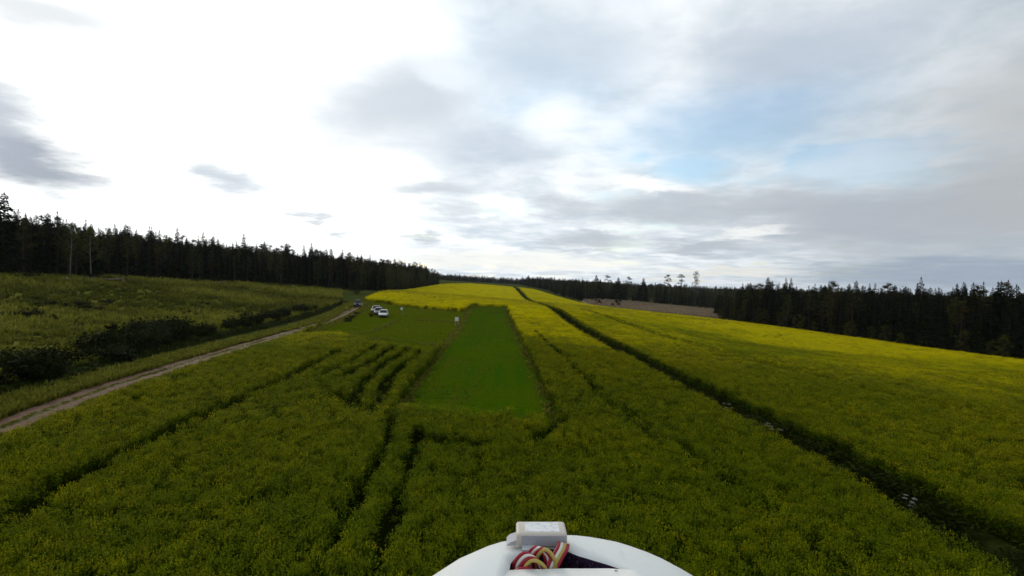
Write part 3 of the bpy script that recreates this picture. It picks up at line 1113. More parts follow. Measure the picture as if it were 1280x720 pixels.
random.seed(42)
LEFT_EDGE = [(-172, 38), (-140, 76), (-113, 108), (-117, 146), (-95, 183), (-70, 200), (-61, 226), (-64, 300), (-66, 345), (-64, 428)]
RIGHT_EDGE = [(126, 40), (112, 62), (104, 98), (102, 135), (95, 162), (88, 184), (87, 203)]
FAR_EDGE = [(94, 222), (116, 280), (142, 338), (120, 366), (101, 391), (66, 390), (52, 352), (42, 385), (30, 520), (12, 690)]
def tree_label(kind, side, x, y, h):
    """what it is, how tall beside its neighbours, and what it stands by"""
    mean = {'L': 12.6, 'R': 12.0, 'F': 10.4}[side] * (.84 if kind == 'birch_tree' else 1)
    size = 'tall' if h > mean * 1.06 else ('low' if h < mean * .93 else 'middling')
    what = {'spruce_tree': 'dark spruce', 'pine_tree': 'olive-topped pine', 'birch_tree': 'rounded broadleaf tree'}[kind]
    if side == 'L':
        where = ('at the left end of the left forest' if y < 112 else 'in the left forest by the pale-trunked birches' if y < 146 else
                 'in the left forest above the upper meadow' if y < 190 else 'in the left forest near the black car' if y < 240 else
                 'left of the far yellow field' if y < 330 else 'at the far corner of the left forest')
    elif side == 'R':
        where = ('at the right edge of the picture behind the right field' if y < 100 else 'in the right forest, right half, behind the field' if y < 140 else
                 'in the right forest, middle, behind the field' if y < 172 else 'in the right forest beside the reed bank')
    else:
        where = ('right of the reed bank' if y < 330 else 'behind the reed bank by the lone tall trees' if x > 98 else
                 'behind the left half of the reed bank' if x > 50 else 'in the far tree line left of the reed bank' if y < 470 else 'at the far end of the ditch on the horizon')
    return '%s %s %s' % (size, what, where)


GRP = {'L': 'front trees of the left forest', 'R': 'front trees of the right forest', 'F': 'trees behind the reed bank'}
for side, line, step, mixr in (('L', LEFT_EDGE, 3.1, (.50, .76)), ('R', RIGHT_EDGE, 2.3, (.74, .88)), ('F', FAR_EDGE, 4.2, (.45, .66))):
    for row in (0, 1):
        for (x, y) in along(line, step * (1 + .5 * row), .7):
            if row:
                x += (-1 if side == 'L' else 1) * random.uniform(2.5, 4.5)
                y += random.uniform(0, 3) if side != 'R' else 0
            q = random.random()
            kind = 'spruce_tree' if q < mixr[0] else ('pine_tree' if q < mixr[1] else 'birch_tree')
            if side == 'L' and y > 245 and random.random() < .55:
                kind = 'birch_tree'
            h = {'L': 12.2, 'R': 12.6, 'F': 15.5 if 45 < x < 126 and y > 330 else 10.5}[side] * random.uniform(.78, 1.1) * (1.12 if random.random() < .12 else 1)
            if side == 'L' and 195 < y < 250:
                h *= 1.05
            if kind == 'birch_tree':
                h *= .84
            plant_tree(kind, x, y, h, tree_label(kind, side, x, y, h), GRP[side])

# single trees that stand out
plant_tree('spruce_tree', -114.5, 111.5, 18.6, 'tallest spruce, rising over the left end of the forest', None, which=2)
plant_tree('spruce_tree', -121, 114, 17.4, 'tall spruce top at the very left edge of the picture', None, which=0)
plant_tree('pine_tree', -113, 123, 15.0, 'pine beside the tallest spruce at the left end of the forest', None, which=2)
plant_tree('birch_tree', -111.0, 124.5, 13.2, 'birch with pale bare trunk, left one of two at the meadow edge', 'pair of pale-trunked birches', meshes=WHITE_BIRCH[0])
plant_tree('birch_tree', -110.8, 130.5, 12.8, 'birch with pale bare trunk, right one of two at the meadow edge', 'pair of pale-trunked birches', meshes=WHITE_BIRCH[1])
plant_tree('spruce_tree', -111.5, 152, 16.4, 'spruce with pointed top standing over the left forest, left of a pair', None, which=1)
plant_tree('spruce_tree', -109, 161, 17.2, 'spruce with pointed top standing over the left forest, right of a pair', None, which=3)
plant_tree('spruce_tree', -77, 210, 16.5, 'spruce standing above its neighbours where the left forest meets the far field', None, which=2)
plant_tree('pine_tree', 120, 383, 24.0, 'reddish pine with open crown, left of the three lone tall trees', 'lone tall trees behind the reeds', which=1)
plant_tree('pine_tree', 129.5, 380, 25.0, 'broad pine with open crown, middle of the three lone tall trees', 'lone tall trees behind the reeds', which=3, wide=1.2)
plant_tree('birch_tree', 141.5, 381, 23.5, 'pale thin-branched tree, right and tallest of the three lone trees', 'lone tall trees behind the reeds', meshes=PALE)
plant_tree('birch_tree', 52.8, 302, 12.5, 'dark bushy tree at the left end of the reed bank', None, meshes=DARK[0])
plant_tree('birch_tree', 59.5, 280, 13.8, 'broad dark tree standing out in front of the reed bank', None, meshes=DARK[1])
plant_tree('spruce_tree', 105, 113, 16.0, 'tall dark spruce at the right end of the forest', None, which=0)
for i, (px_, d_) in enumerate(((66.0, 390), (75, 392), (84, 393), (92, 394), (104, 393))):
    plant_tree('pine_tree' if i % 2 else 'spruce_tree', px_, d_, (19.5, 20.5, 19, 20.5, 20)[i],
               ('spruce top over the far tree line, first from the left of five', 'pine top over the far tree line, second from the left of five',
                'spruce top over the far tree line, third from the left of five', 'pine top over the far tree line, fourth from the left of five',
                'spruce top over the far tree line, nearest the lone pines')[i], 'taller tops in the far tree line', which=3 if i % 2 else 2, wide=1.35)

# willow and birch scrub in front of the right forest
for i, (x, y) in enumerate(along([(101, 100), (99, 135), (92, 161), (84, 190), (83, 204)], 3.4, 1.0)):
    if random.random() < .35:
        continue
    plant_tree('willow_bush', x - .6, y + .6, random.uniform(2.8, 6.4), 'olive willow bush at the foot of the right forest, ' + ('rightmost' if y < 112 else 'right half' if y < 135 else 'middle' if y < 165 else 'near the reed bank'), 'willow bushes along the right field', 'bush')
for i, (x, y) in enumerate(along([(-62, 232), (-61, 300), (-63, 345), (-62, 425)], 9, .6)):
    plant_tree('willow_bush', x + .8, y, random.uniform(3.5, 6.5), 'green willow bush between far yellow field and left forest, ' + ('nearest' if y < 260 else 'near half' if y < 310 else 'far half' if y < 370 else 'by the far corner'), 'willow bushes along the far field', 'bush')

# the depth of the forests behind their front rows, and the far woods: one mass each
forest = proto_collection('forest_tree', [])
FOR = []
for kind, (protos, h0) in (('s', (SPRUCE, 15.0)), ('p', (PINE, 16.0)), ('b', (BIRCH, 13.0))):
    for tm_, cm_ in protos[:4]:
        bm = bmesh.new()
        bm.from_mesh(tm_)
        nt = len(bm.faces)
        bm.from_mesh(cm_)
        bm.faces.ensure_lookup_table()
        for i in range(nt, len(bm.faces)):
            bm.faces[i].material_index = 1
        me = bpy.data.meshes.new('tree_%s%d' % (kind, len(FOR)))
        bm.to_mesh(me)
        bm.free()
        me.materials.append(tm_.materials[0])
        me.materials.append(cm_.materials[0])
        FOR.append((me, h0))
for i, (me, h0) in enumerate(FOR):
    forest.objects.link(bpy.data.objects.new('forest_tree_%02d' % i, me))


def wood(name, poly, n, h, label, mixp, hv=.16, far=False):
    x, y = scatter_poly(poly, n)
    w = np.array([mixp[0] / 4] * 4 + [mixp[1] / 4] * 4 + [mixp[2] / 4] * 4)
    pk = rng.choice(12, len(x), p=w / w.sum())
    h0 = np.array([q for _, q in FOR])[pk]
    hz = h * np.clip(rng.normal(1, hv, len(x)), .6, 1.35) / h0 * np.where(pk >= 8, .85, 1)
    rot = zrot(len(x))
    rot[:, :2] *= .3
    scatter(name, np.stack([x, y, tz(x, y) - .1], 1), forest, rot, np.stack([hz, hz, hz], 1), pk, label, 'forest')
    return len(x)


def band(line, d0, d1, sgn):
    """strip of land behind a forest edge"""
    L = np.array(line, float)
    T = np.gradient(L, axis=0)
    T /= np.linalg.norm(T, axis=1)[:, None]
    Nn = np.stack([T[:, 1], -T[:, 0]], 1) * sgn
    return [tuple(p) for p in (L + Nn * d0)] + [tuple(p) for p in (L + Nn * d1)[::-1]]


nw = wood('left_forest', [(-180, 40), (-146, 80), (-122, 112), (-124, 150), (-100, 190), (-76, 208), (-68, 232), (-70, 300), (-72, 345), (-70, 430), (-90, 480), (-200, 480), (-260, 300), (-260, 60)],
          5200, 13.6, 'dark spruce forest mass behind the left meadow and far field', (.62, .24, .14))
nw += wood('right_forest', [(132, 40), (118, 64), (110, 98), (108, 137), (101, 166), (94, 188), (98, 214), (122, 270), (150, 330), (190, 330), (230, 200), (220, 40)],
           3600, 13.4, 'near-black spruce forest mass behind the right field', (.8, .14, .06))
nw += wood('far_tree_belt', [(150, 338), (126, 372), (106, 397), (66, 397), (56, 365), (48, 392), (36, 525), (18, 695), (20, 900), (150, 900), (300, 640), (260, 340)],
           3200, 10.5, 'distant mixed woods beyond the right field', (.5, .2, .3))
nw += wood('horizon_woods', [(-330, 560), (-64, 640), (20, 760), (60, 1000), (-60, 1150), (-400, 1000)],
           3400, 8.5, 'bluish far woods on the horizon beyond the yellow field', (.45, .2, .35))
nw += wood('horizon_ridge', [(-700, 1300), (700, 1250), (1300, 1000), (1400, 1150), (900, 1500), (-700, 1500)],
           3800, 12.0, 'faint wooded ridge along the horizon', (.45, .2, .35))
print('wood trees', nw)
for nm, line, sg in (('left_forest_floor', LEFT_EDGE, -1), ('right_forest_floor', RIGHT_EDGE, 1)):
    sheet(nm, band(line, -1.5, 60, sg), M['forest_floor'], 3.0, .22, jit=1.0)


# ------------------------------------------------------------------ shrubs, stones, dead wood
def shrub_meshes(k, leaf_mat):
    random.seed(1500 + k)
    st = MB()
    b = MB()
    for i in range(8):
        a = i * 2.4 + random.gauss(0, .3)
        L = random.uniform(.35, .85)
        p = Vector((math.cos(a) * L, math.sin(a) * L, random.uniform(.45, 1.15)))
        st.tube([(math.cos(a) * .06, math.sin(a) * .06, -.15), p * .6, p], [.035, .025, .01], 5)
        clumpy(b, p, random.uniform(.28, .45), 44, .17, .85)
    clumpy(b, (0, 0, .6), .7, 90, .19, .7)
    return st.mesh('stems', [M['bark']]), b.mesh('foliage', [leaf_mat])


SHRUB = [shrub_meshes(k, M['shrub']) for k in range(4)]
RUSTY = shrub_meshes(9, M['rusty'])


def plant_shrub(x, y, h, label, group, which=None, wide=1.0, meshes=None, name='shrub'):
    sm, fm = meshes or SHRUB[random.randrange(4) if which is None else which]
    q = h / 1.45
    o = thing(name, (x, y, tz1(x, y)), label, 'shrub', group, random.uniform(0, 6.28), (q * wide, q * wide, q))
    add('stems', sm, o)
    add('foliage', fm, o)


random.seed(77)
for (x0, y0), n, h, sp in (((-36.0, 24), 8, 2.4, 3.2), ((-36.0, 35), 9, 2.6, 3.2), ((-39.5, 40.5), 8, 2.2, 2.6), ((-38, 47), 6, 1.8, 3.2), ((-40.8, 53.5), 12, 2.6, 3.4), ((-42.5, 61), 14, 3.0, 3.6),
                            ((-46.5, 66), 14, 3.0, 3.4), ((-43, 68), 8, 2.2, 3.1), ((-44.8, 82), 9, 2.2, 3.9), ((-46.4, 92), 8, 2.6, 3.9), ((-46.6, 99.5), 8, 2.4, 3.9), ((-47.4, 110), 8, 2.2, 3.9), ((-46, 120), 5, 1.3, 5.2)):
    for i in range(n):
        plant_shrub(x0 + random.gauss(0, 1.0) - random.random(), y0 + random.uniform(-sp, sp), h * random.uniform(.6, 1.15),
                    '%s dark leafy shrub in the roadside ditch, %s' % (
                        ('small', 'dense', 'ragged', 'leaning')[i % 4] if i < 4 else ('broad', 'thin', 'rounded', 'tufted', 'low')[i % 5],
                        'nearest the camera' if y0 < 30 else 'by the left edge of the picture' if y0 < 45 else 'left of the thickest clump' if y0 < 57 else 'in the thickest clump' if y0 < 75 else
                        'just beyond the thickest clump' if y0 < 95 else 'halfway to the black car' if y0 < 105 else 'close to the black car'), 'ditch shrubs beside the road', wide=random.uniform(.9, 1.3))
for x0, y0, n, h in ((-78, 76.8, 5, 1.3), (-75, 77.4, 4, 1.3), (-81.4, 89.4, 4, 1.2), (-78.6, 89.4, 5, 1.2), (-79.3, 92.9, 3, 1.1), (-81, 97.8, 3, 1.0), (-71.9, 78.1, 3, 1.2), (-79.4, 82, 4, 1.1),
                     (-67, 86.8, 2, 1.0), (-77, 115, 3, 1.0), (-71, 114, 4, 1.1), (-63.2, 98.2, 2, 1.1), (-78.4, 99.3, 3, .8), (-63.7, 74.7, 2, 1.0), (-89, 91, 2, .9)):
    for i in range(n):
        plant_shrub(x0 + random.gauss(0, 1.3), y0 + random.gauss(0, 1.3), h * random.uniform(.6, 1.2),
                    ('low', 'spreading', 'small', 'bushy', 'tiny')[i % 5] + ' dark shrub in the left meadow, ' + (
                        'at the left edge of the picture' if x0 < -74 and y0 < 86 else 'halfway up the slope' if y0 < 94 else 'near the foot of the forest' if x0 < -74 else 'on the slope right of the others'),
                    'low shrubs in the left meadow', wide=random.uniform(1.0, 1.7))
for (x, y) in along([(-126, 88), (-110, 108), (-113, 144), (-92, 179), (-68, 195)], 3.6, .9):
    hs = random.uniform(.8, 2.0)
    plant_shrub(x + 1.2, y - .6, hs, '%s undergrowth shrub at the foot of the left forest, %s' % ('tall' if hs > 1.55 else 'low' if hs < 1.15 else 'middling',
                'at its left end' if y < 108 else 'under the pale-trunked birches' if y < 134 else 'above the upper meadow' if y < 165 else 'towards the road'), 'undergrowth at the left forest edge', wide=random.uniform(1.0, 1.6))
plant_shrub(-55.0, 176, 4.6, 'round dark bush at the bend where the road meets the forest', None, 1, 1.0, name='round_bush')
plant_shrub(-29.8, 105.4, 1.15, 'small rusty-brown bush left of the parked white cars', None, meshes=RUSTY, wide=.8, name='brown_bush')
for x, y in ((-32.4, 99), (-31.6, 96), (-33.0, 103), (-34.6, 111)):
    plant_shrub(x, y, random.uniform(.7, 1.2), 'small green shrub on the grass between road and parked cars', 'shrubs by the parking lawn', wide=1.3)


def stone_mesh(k):
    random.seed(1700 + k)
    bm = bmesh.new()
    bmesh.ops.create_icosphere(bm, subdivisions=2, radius=.5)
    for v in bm.verts:
        n = vnoise(np.array([v.co.x * 2.3 + k * 9]), np.array([v.co.y * 2.3 + v.co.z * 1.7]), k)[0]
        v.co *= .75 + .5 * n
        v.co.z *= .6
    me = bpy.data.meshes.new('stone')
    bm.to_mesh(me)
    bm.free()
    me.materials.append(M['stone'])
    return me


STONES = [stone_mesh(k) for k in range(3)]
for i, (x, y, q) in enumerate(((-106.5, 118, 1.4), (-105.8, 120.5, 1.0), (-107, 125, 1.5), (-90, 170, 1.6), (-88.5, 171, 1.1), (-80, 181, 1.5), (-74, 186, 1.2), (-101, 155, 1.1))):
    o = add('boulder', STONES[i % 3], None, (x, y, tz1(x, y) + .25))
    o.scale = (q * 1.5, q, q)
    o.rotation_euler = (0, 0, i * 1.3)
    tag(o, 'pale boulder lying in the meadow at the left forest edge', 'boulder', 'boulders at the forest edge')
for i, (x, y, rz) in enumerate(((-105.5, 123, .3), (-104.8, 128, -.2), (-105, 132, .5), (-96, 163, .8))):
    b = MB()
    random.seed(1800 + i)
    for j in range(9):
        z = .25 + .12 * j * .5
        a = random.gauss(0, .35)
        L = random.uniform(1.2, 2.4)
        c = Vector((random.gauss(0, .4), random.gauss(0, .3), z))
        d = Vector((math.cos(a), math.sin(a), random.gauss(0, .08)))
        b.tube([c - d * L, c, c + d * L], [.09, .08, .05], 6)
    o = b.build('brushwood_pile', [M['dead_wood']])
    o.location = (x, y, tz1(x, y))
    o.rotation_euler = (0, 0, rz)
    tag(o, 'pale brown pile of cut branches at the foot of the left forest', 'wood pile', 'brushwood piles at the forest edge')


# white-flowering umbels in the right ditch
def umbel_meshes(k):
    random.seed(1900 + k)
    st, fl = MB(), MB()
    for i in range(7):
        a = random.uniform(0, 6.28)
        r = random.uniform(.05, .45)
        top = Vector((math.cos(a) * r, math.sin(a) * r, random.uniform(.8, 1.25)))
        st.tube([(top.x * .3, top.y * .3, 0), top], [.014, .008], 4)
        for j in range(3):
            aa = random.uniform(0, 6.28)
            st.leaf(Vector((top.x * .6, top.y * .6, random.uniform(.15, .7))), (math.cos(aa), math.sin(aa), .4), (0, 0, 1), .3, .16, 1)
        for j in range(12):
            aa = j * 2.4
            rr = .085 * math.sqrt(j / 12)
            fl.leaf(top + Vector((math.cos(aa) * rr, math.sin(aa) * rr, .02)), (math.cos(aa), math.sin(aa), .1), (0, 0, 1), .06, .05)
    return st.mesh('stems', [M['ditch_leaf'], M['ditch_leaf']]), fl.mesh('flower_heads', [M['umbel']])


UMB = [umbel_meshes(k) for k in range(3)]
for i, (x, y, q, lb) in enumerate(((16.4, 37.4, .95, 'white-flowering weed in the right ditch, farthest of the three flowering clumps'),
                                   (16.9, 31.6, 1.0, 'white-flowering weed in the right ditch, middle one of three flowering clumps'),
                                   (17.6, 21.4, .7, 'white-flowering weed in the right ditch, nearest to the camera'))):
    o = thing('flowering_weed', (x, y, tz1(x, y)), lb, 'plant', 'white-flowering weeds in the ditch', i * 1.1, (q * 1.2, q * 1.2, q * 1.35))
    add('stems', UMB[i % 3][0], o)
    add('flower_heads', UMB[i % 3][1], o)
for i, (x, y, h) in enumerate(((16.4, 36.2, 1.5), (16.8, 32.4, 1.7), (16.6, 34.0, 1.4), (16.1, 40.5, 1.4), (17.2, 27.6, 1.3), (17.1, 24, 1.3), (16.9, 20, 1.4), (16.7, 17, 1.4))):
    plant_shrub(x, y, h, 'dark bushy weed clump in the long ditch right of the runway', 'dark clumps in the right ditch', wide=1.3)


# ------------------------------------------------------------------ cars
M['paint_white'] = plain('white_car_paint', (.58, .58, .55), .3, .5, coat=.1, noise=.03)
M['paint_silver'] = plain('silver_car_paint', (.10, .102, .105), .32, .5, coat=.1, noise=.03)
M['paint_black'] = plain('black_car_paint', (.012, .012, .014), .5, .15)
M['glass'] = plain('car_glass', (.010, .011, .013), .12, .25)
M['tyre'] = plain('tyre', (.02, .02, .02), .9, .1)
M['rim'] = plain('rim', (.45, .45, .46), .35, .5, metal=.8)
M['lamp_glass'] = plain('headlight_glass', (.75, .77, .78), .15, .5)
M['tail'] = plain('tail_light', (.35, .02, .015), .25, .5)
M['dark_plastic'] = plain('dark_plastic', (.03, .03, .03), .6, .3)


def ring(y, hw, z0, z1, r=.10, n=4):
    p = []
    for cx, cz, a0 in ((hw - r, z0 + r, -90), (hw - r, z1 - r, 0), (-hw + r, z1 - r, 90), (-hw + r, z0 + r, 180)):
        for i in range(n):
            a = R(a0 + 90 * i / (n - 1))
            p.append((cx + r * math.cos(a), y, cz + r * math.sin(a)))
    return p


def make_car(paint, tall=1.0, estate=False):
    """mesh parts of a car, nose towards +Y"""
    parts = []
    b = MB()
    hz = .92 * tall
    b.loft([ring(-2.14, .70, .42, .74 * tall), ring(-2.05, .82, .34, .90 * tall), ring(-1.4, .87, .28, hz + .03), ring(-.2, .88, .26, hz + .02), ring(.95, .88, .26, hz), ring(1.75, .85, .28, .80 * tall),
            ring(2.05, .78, .34, .68 * tall), ring(2.16, .66, .42, .60 * tall)])
    parts.append(('body', b, [paint], True))
    g = MB()
    yb = -2.0 if estate else -1.75
    top = 1.46 * tall

    def gr(y, hw, z):
        return [(-hw, y, z), (hw, y, z)]
    q = [(-.80, yb, hz), (.80, yb, hz), (.80, .95, hz), (-.80, .95, hz), (-.64, yb + .38, top), (.64, yb + .38, top), (.64, .10, top), (-.64, .10, top)]
    i = len(g.v)
    g.v += q
    for f in ((4, 5, 6, 7), (0, 1, 5, 4), (1, 2, 6, 5), (2, 3, 7, 6), (3, 0, 4, 7)):
        g.f.append(tuple(i + k for k in f))
        g.m.append(0)
        g.t.append(.5)
    parts.append(('windows', g, [M['glass']], False))
    r = MB()
    r.loft([[(-.60, yb + .36, top - .02), (.60, yb + .36, top - .02), (.60, yb + .36, top + .03), (-.60, yb + .36, top + .03)],
            [(-.66, yb + .7, top - .02), (.66, yb + .7, top - .02), (.62, yb + .7, top + .06), (-.62, yb + .7, top + .06)],
            [(-.66, -.3, top - .02), (.66, -.3, top - .02), (.62, -.3, top + .06), (-.62, -.3, top + .06)],
            [(-.60, .12, top - .02), (.60, .12, top - .02), (.60, .12, top + .03), (-.60, .12, top + .03)]])
    for sx in (-1, 1):                                            # pillars
        for (y0, y1) in ((.97, .10), (-.45, -.45), (yb - .02, yb + .37)):
            r.tube([(sx * .81, y0, hz), (sx * .65, y1, top)], .035, 5)
    parts.append(('roof', r, [paint], False))
    for sx in (-1, 1):
        for y in (-1.32, 1.36):
            w = MB()
            w.loft([[(sx * (.70 if k == 0 else .89 if k == 2 else .72 if k == 1 else .87), y + rr * math.cos(a), .33 + rr * math.sin(a)) for a in [6.283 * j / 16 for j in range(16)]]
                    for k, rr in ((0, .27), (1, .32), (3, .33), (2, .27))])
            parts.append(('wheel', w, [M['tyre']], True))
            w2 = MB()
            w2.loft([[(sx * xx, y + .19 * math.cos(a), .33 + .19 * math.sin(a)) for a in [6.283 * j / 12 for j in range(12)]] for xx in (.86, .905)])
            parts.append(('>rim', w2, [M['rim']], False))
        hl = MB()
        hl.loft([ring(2.02, .17, .56 * tall, .72 * tall, .04), ring(2.13, .15, .54 * tall, .67 * tall, .04)])
        hl.v = [(p[0] + sx * .55, p[1], p[2]) for p in hl.v]
        parts.append(('headlight', hl, [M['lamp_glass']], False))
        tl = MB()
        tl.box((sx * .62 - .12, -2.16, .62 * tall), (sx * .62 + .12, -2.06, .80 * tall))
        parts.append(('tail_light', tl, [M['tail']], False))
        mi = MB()
        mi.box((sx * .96 - .09, .55, hz), (sx * .96 + .09, .67, hz + .14))
        parts.append(('mirror', mi, [paint], False))
    bp = MB()
    bp.loft([ring(2.08, .76, .32, .50, .06), ring(2.22, .66, .34, .48, .06)])
    parts.append(('bumper', bp, [M['dark_plastic']], False))
    return [(n, p.mesh(n.strip('>'), m, sm)) for n, p, m, sm in parts]


def park(parts, name, x, y, rz, label, group, cat='car'):
    o = thing(name, (x, y, tz1(x, y) + .14), label, cat, group, rz)
    last = None
    for n, me in parts:
        if n[0] == '>':
            add(n[1:], me, last)
        else:
            last = add(n, me, o)
    return o


M['paint_grey'] = plain('light_grey_car_paint', (.13, .13, .13), .45, .5, coat=.4, noise=.03)
grey = make_car(M['paint_grey'])
white, silver, black = make_car(M['paint_white']), make_car(M['paint_silver'], 1.04, True), make_car(M['paint_black'], 1.18, True)
G = 'cars parked in a row on the lawn'
park(white, 'parked_car', -27.2, 105.6, R(188), 'white car parked nearest, first in the row on the lawn', G)
park(silver, 'parked_car', -29.6, 110.6, R(190), 'dark silver car parked second in the row, behind the nearest white car', G)
park(grey, 'parked_car', -31.7, 116.2, R(187), 'grey car parked third and farthest back in the row on the lawn', G)
park(black, 'off_road_car', -40.7, 131.0, R(197), 'black off-road car standing on the dirt road', None)

# ------------------------------------------------------------------ signs on the lawn
M['sign_white'] = plain('sign_board', (.62, .62, .56), .6, .3, noise=.06, nscale=3)
M['post'] = plain('sign_post', (.35, .33, .30), .7, .3, noise=.2)
o = thing('sign_post', (-24.2, 110.5, tz1(-24.2, 110.5)), 'small white sign on a thin pole near the parked cars', 'sign', None, R(170))
b = MB()
b.tube([(0, 0, 0), (0, 0, 1.75)], [.04, .035], 8)
b.build('pole', [M['post']], o)
b = MB()
b.loft([[(x_, y_, z_) for x_, z_ in ((-.02, 1.15), (.5, 1.2), (.5, 1.72), (-.02, 1.75))] for y_ in (.045, .075)])
b.build('board', [M['sign_white']], o)
o = thing('notice_board', (-9.9, 90.5, tz1(-9.9, 90.5)), 'white square board on two legs beside the runway', 'sign', None, R(176))
for sx in (-.26, .26):
    b = MB()
    b.box((sx - .03, -.03, 0), (sx + .03, .03, 1.75))
    b.build('leg', [M['post']], o)
b = MB()
b.loft([[(x_, y_, z_) for x_, z_ in ((-.34, .95), (.34, .95), (.34, 1.68), (-.34, 1.68))] for y_ in (.034, .07)])
b.build('board', [M['sign_white']], o)


# ------------------------------------------------------------------ the model aircraft that carries the camera
def _foam(k, b, o):
    v = k.n('ShaderNodeTexCoord').outputs['Object']
    n = k.noise(v, 18, 5, .65).outputs[0]
    sc_ = k.ramp(k.noise(k.vec('MULTIPLY', v, (1, .25, 1)), 60, 3, .7).outputs[0], .58, .72)
    c = k.mix(k.ramp(n, .35, .7), (.74, .76, .74), (.80, .80, .76))
    c = k.mix(k.math('MULTIPLY', sc_, .18), c, (.50, .49, .45))
    k.l(c, b.inputs['Base Color'])
    bn = k.n('ShaderNodeBump')
    bn.inputs['Strength'].default_value = .15
    bn.inputs['Distance'].default_value = .002
    k.l(k.noise(v, 220, 2, .5).outputs[0], bn.inputs['Height'])
    k.l(bn.outputs[0], b.inputs['Normal'])


M['foam'] = mat('white_foam', _foam, .55, .3)
M['lining'] = plain('dark_lining', (.045, .024, .055), .9, .1, noise=.5, nscale=120)
M['gps_case'] = plain('beige_case', (.62, .55, .47), .5, .3, noise=.05)
M['gps_front'] = plain('grey_case_front', (.44, .44, .47), .5, .3, noise=.08, nscale=60)


def _label(k, b, o):
    v = k.n('ShaderNodeTexCoord').outputs['Object']
    a = k.ramp(k.noise(k.vec('MULTIPLY', v, (1, 1.6, 1)), 190, 2, .6).outputs[0], .52, .60)
    k.l(k.mix(k.math('MULTIPLY', a, .45), (.80, .80, .80), (.42, .43, .43)), b.inputs['Base Color'])


M['label'] = mat('printed_label', _label, .5, .3)
for nm, c in (('red', (.34, .012, .03)), ('white', (.70, .68, .60)), ('yellow', (.48, .36, .09)), ('dark', (.05, .01, .02))):
    M['wire_' + nm] = plain('wire_' + nm, c, .45, .3)
plane = thing('model_aircraft', (0, 0, CAM_H), 'white foam nose of the model aircraft carrying the camera', 'model aircraft')
plane.rotation_euler = FLIGHT.to_euler()
HX, HZ = .041, -.2100            # centre line and deck height of the fuselage, metres from the lens


def hull_ring(y, hw, zt, zb, ex=2.6, n=40):
    p = []
    for i in range(n):
        a = 2 * math.pi * i / n
        c, s_ = math.cos(a), math.sin(a)
        hx = hw * math.copysign(abs(c) ** (2 / ex), c)
        hz_ = math.copysign(abs(s_) ** (2 / ex), s_)
        z = (zt + zb) / 2 + hz_ * (zt - zb) / 2
        p.append((HX + hx * .95, y, z))
    return p


hull = MB()
rings = []
for y, hw, dt, hgt_ in ((-.62, .012, -.035, .03), (-.55, .028, -.02, .06), (-.3, .065, -.008, .10), (0, .118, 0, .13), (.2, .142, 0, .14), (.30, .150, 0, .14),
                        (.345, .150, -.0003, .138), (.375, .146, -.0008, .134), (.40, .134, -.0018, .126), (.418, .118, -.0035, .118), (.432, .100, -.0065, .106), (.445, .076, -.0115, .090), (.454, .050, -.0185, .072), (.459, .026, -.027, .052), (.4615, .008, -.037, .032)):
    rings.append(hull_ring(y, hw, HZ + dt, HZ + dt - hgt_, 2.5))
hull.loft(rings)
hull_o = hull.build('fuselage', [M['foam'], M['lining']], plane, True)
cut = MB()
top_, bot = HZ + .03, HZ - .030
outl = [(-.002, .3735), (.020, .3725), (.050, .3730), (.0815, .3745), (.066, .3835), (.052, .392), (.042, .401), (.030, .404), (.012, .400), (.003, .392), (-.001, .383)]
cut.loft([[(x_, y_, bot) for x_, y_ in outl], [(x_, y_, top_) for x_, y_ in outl]], m=0)
cut_me = cut.mesh('hatch_cut', [M['lining']])
cut_o = add('hatch_cut', cut_me)
cut_o.parent = plane
bo = hull_o.modifiers.new('hatch', 'BOOLEAN')
bo.operation = 'DIFFERENCE'
bo.solver = 'EXACT'
bo.object = cut_o
bo.material_mode = 'TRANSFER'
bpy.context.view_layer.update()
dg = bpy.context.evaluated_depsgraph_get()
nm_ = bpy.data.meshes.new_from_object(hull_o.evaluated_get(dg))
hull_o.modifiers.clear()
hull_o.data = nm_
bpy.data.objects.remove(cut_o)
# fuzzy lining round the hatch
b = MB()
random.seed(5)
for i in range(260):
    k = random.randrange(3, len(outl))
    (x0, y0), (x1, y1) = outl[k - 1], outl[k]
    u = random.random()
    x_, y_ = x0 + (x1 - x0) * u, y0 + (y1 - y0) * u
    c = Vector((x_, y_, HZ - random.uniform(.004, .018)))
    d = Vector((random.gauss(0, .3), -1 + random.gauss(0, .3), random.uniform(.1, .9)))
    b.leaf(c, d, (0, 0, 1), random.uniform(.004, .008), .0022, 0, random.random())
b.build('hatch_lining', [M['lining']], plane)
# the little box on the nose
box_o = None
bb = MB()


def rbox(b_, cx, cy, cz, hx, hy, hz_, r):
    rr = []
    for z, ins in ((-hz_, r * .5), (-hz_ + r * .5, 0), (hz_ - r, 0), (hz_ - r * .3, r * .35), (hz_, r)):
        p = []
        for sx, sy, a0 in ((1, 1, 0), (-1, 1, 90), (-1, -1, 180), (1, -1, 270)):
            for i in range(4):
                a = R(a0 + 30 * i)
                p.append((cx + sx * (hx - ins - r) + r * math.cos(a), cy + sy * (hy - ins - r) + r * math.sin(a), cz + z))
        rr.append(p)
    b_.loft(rr)


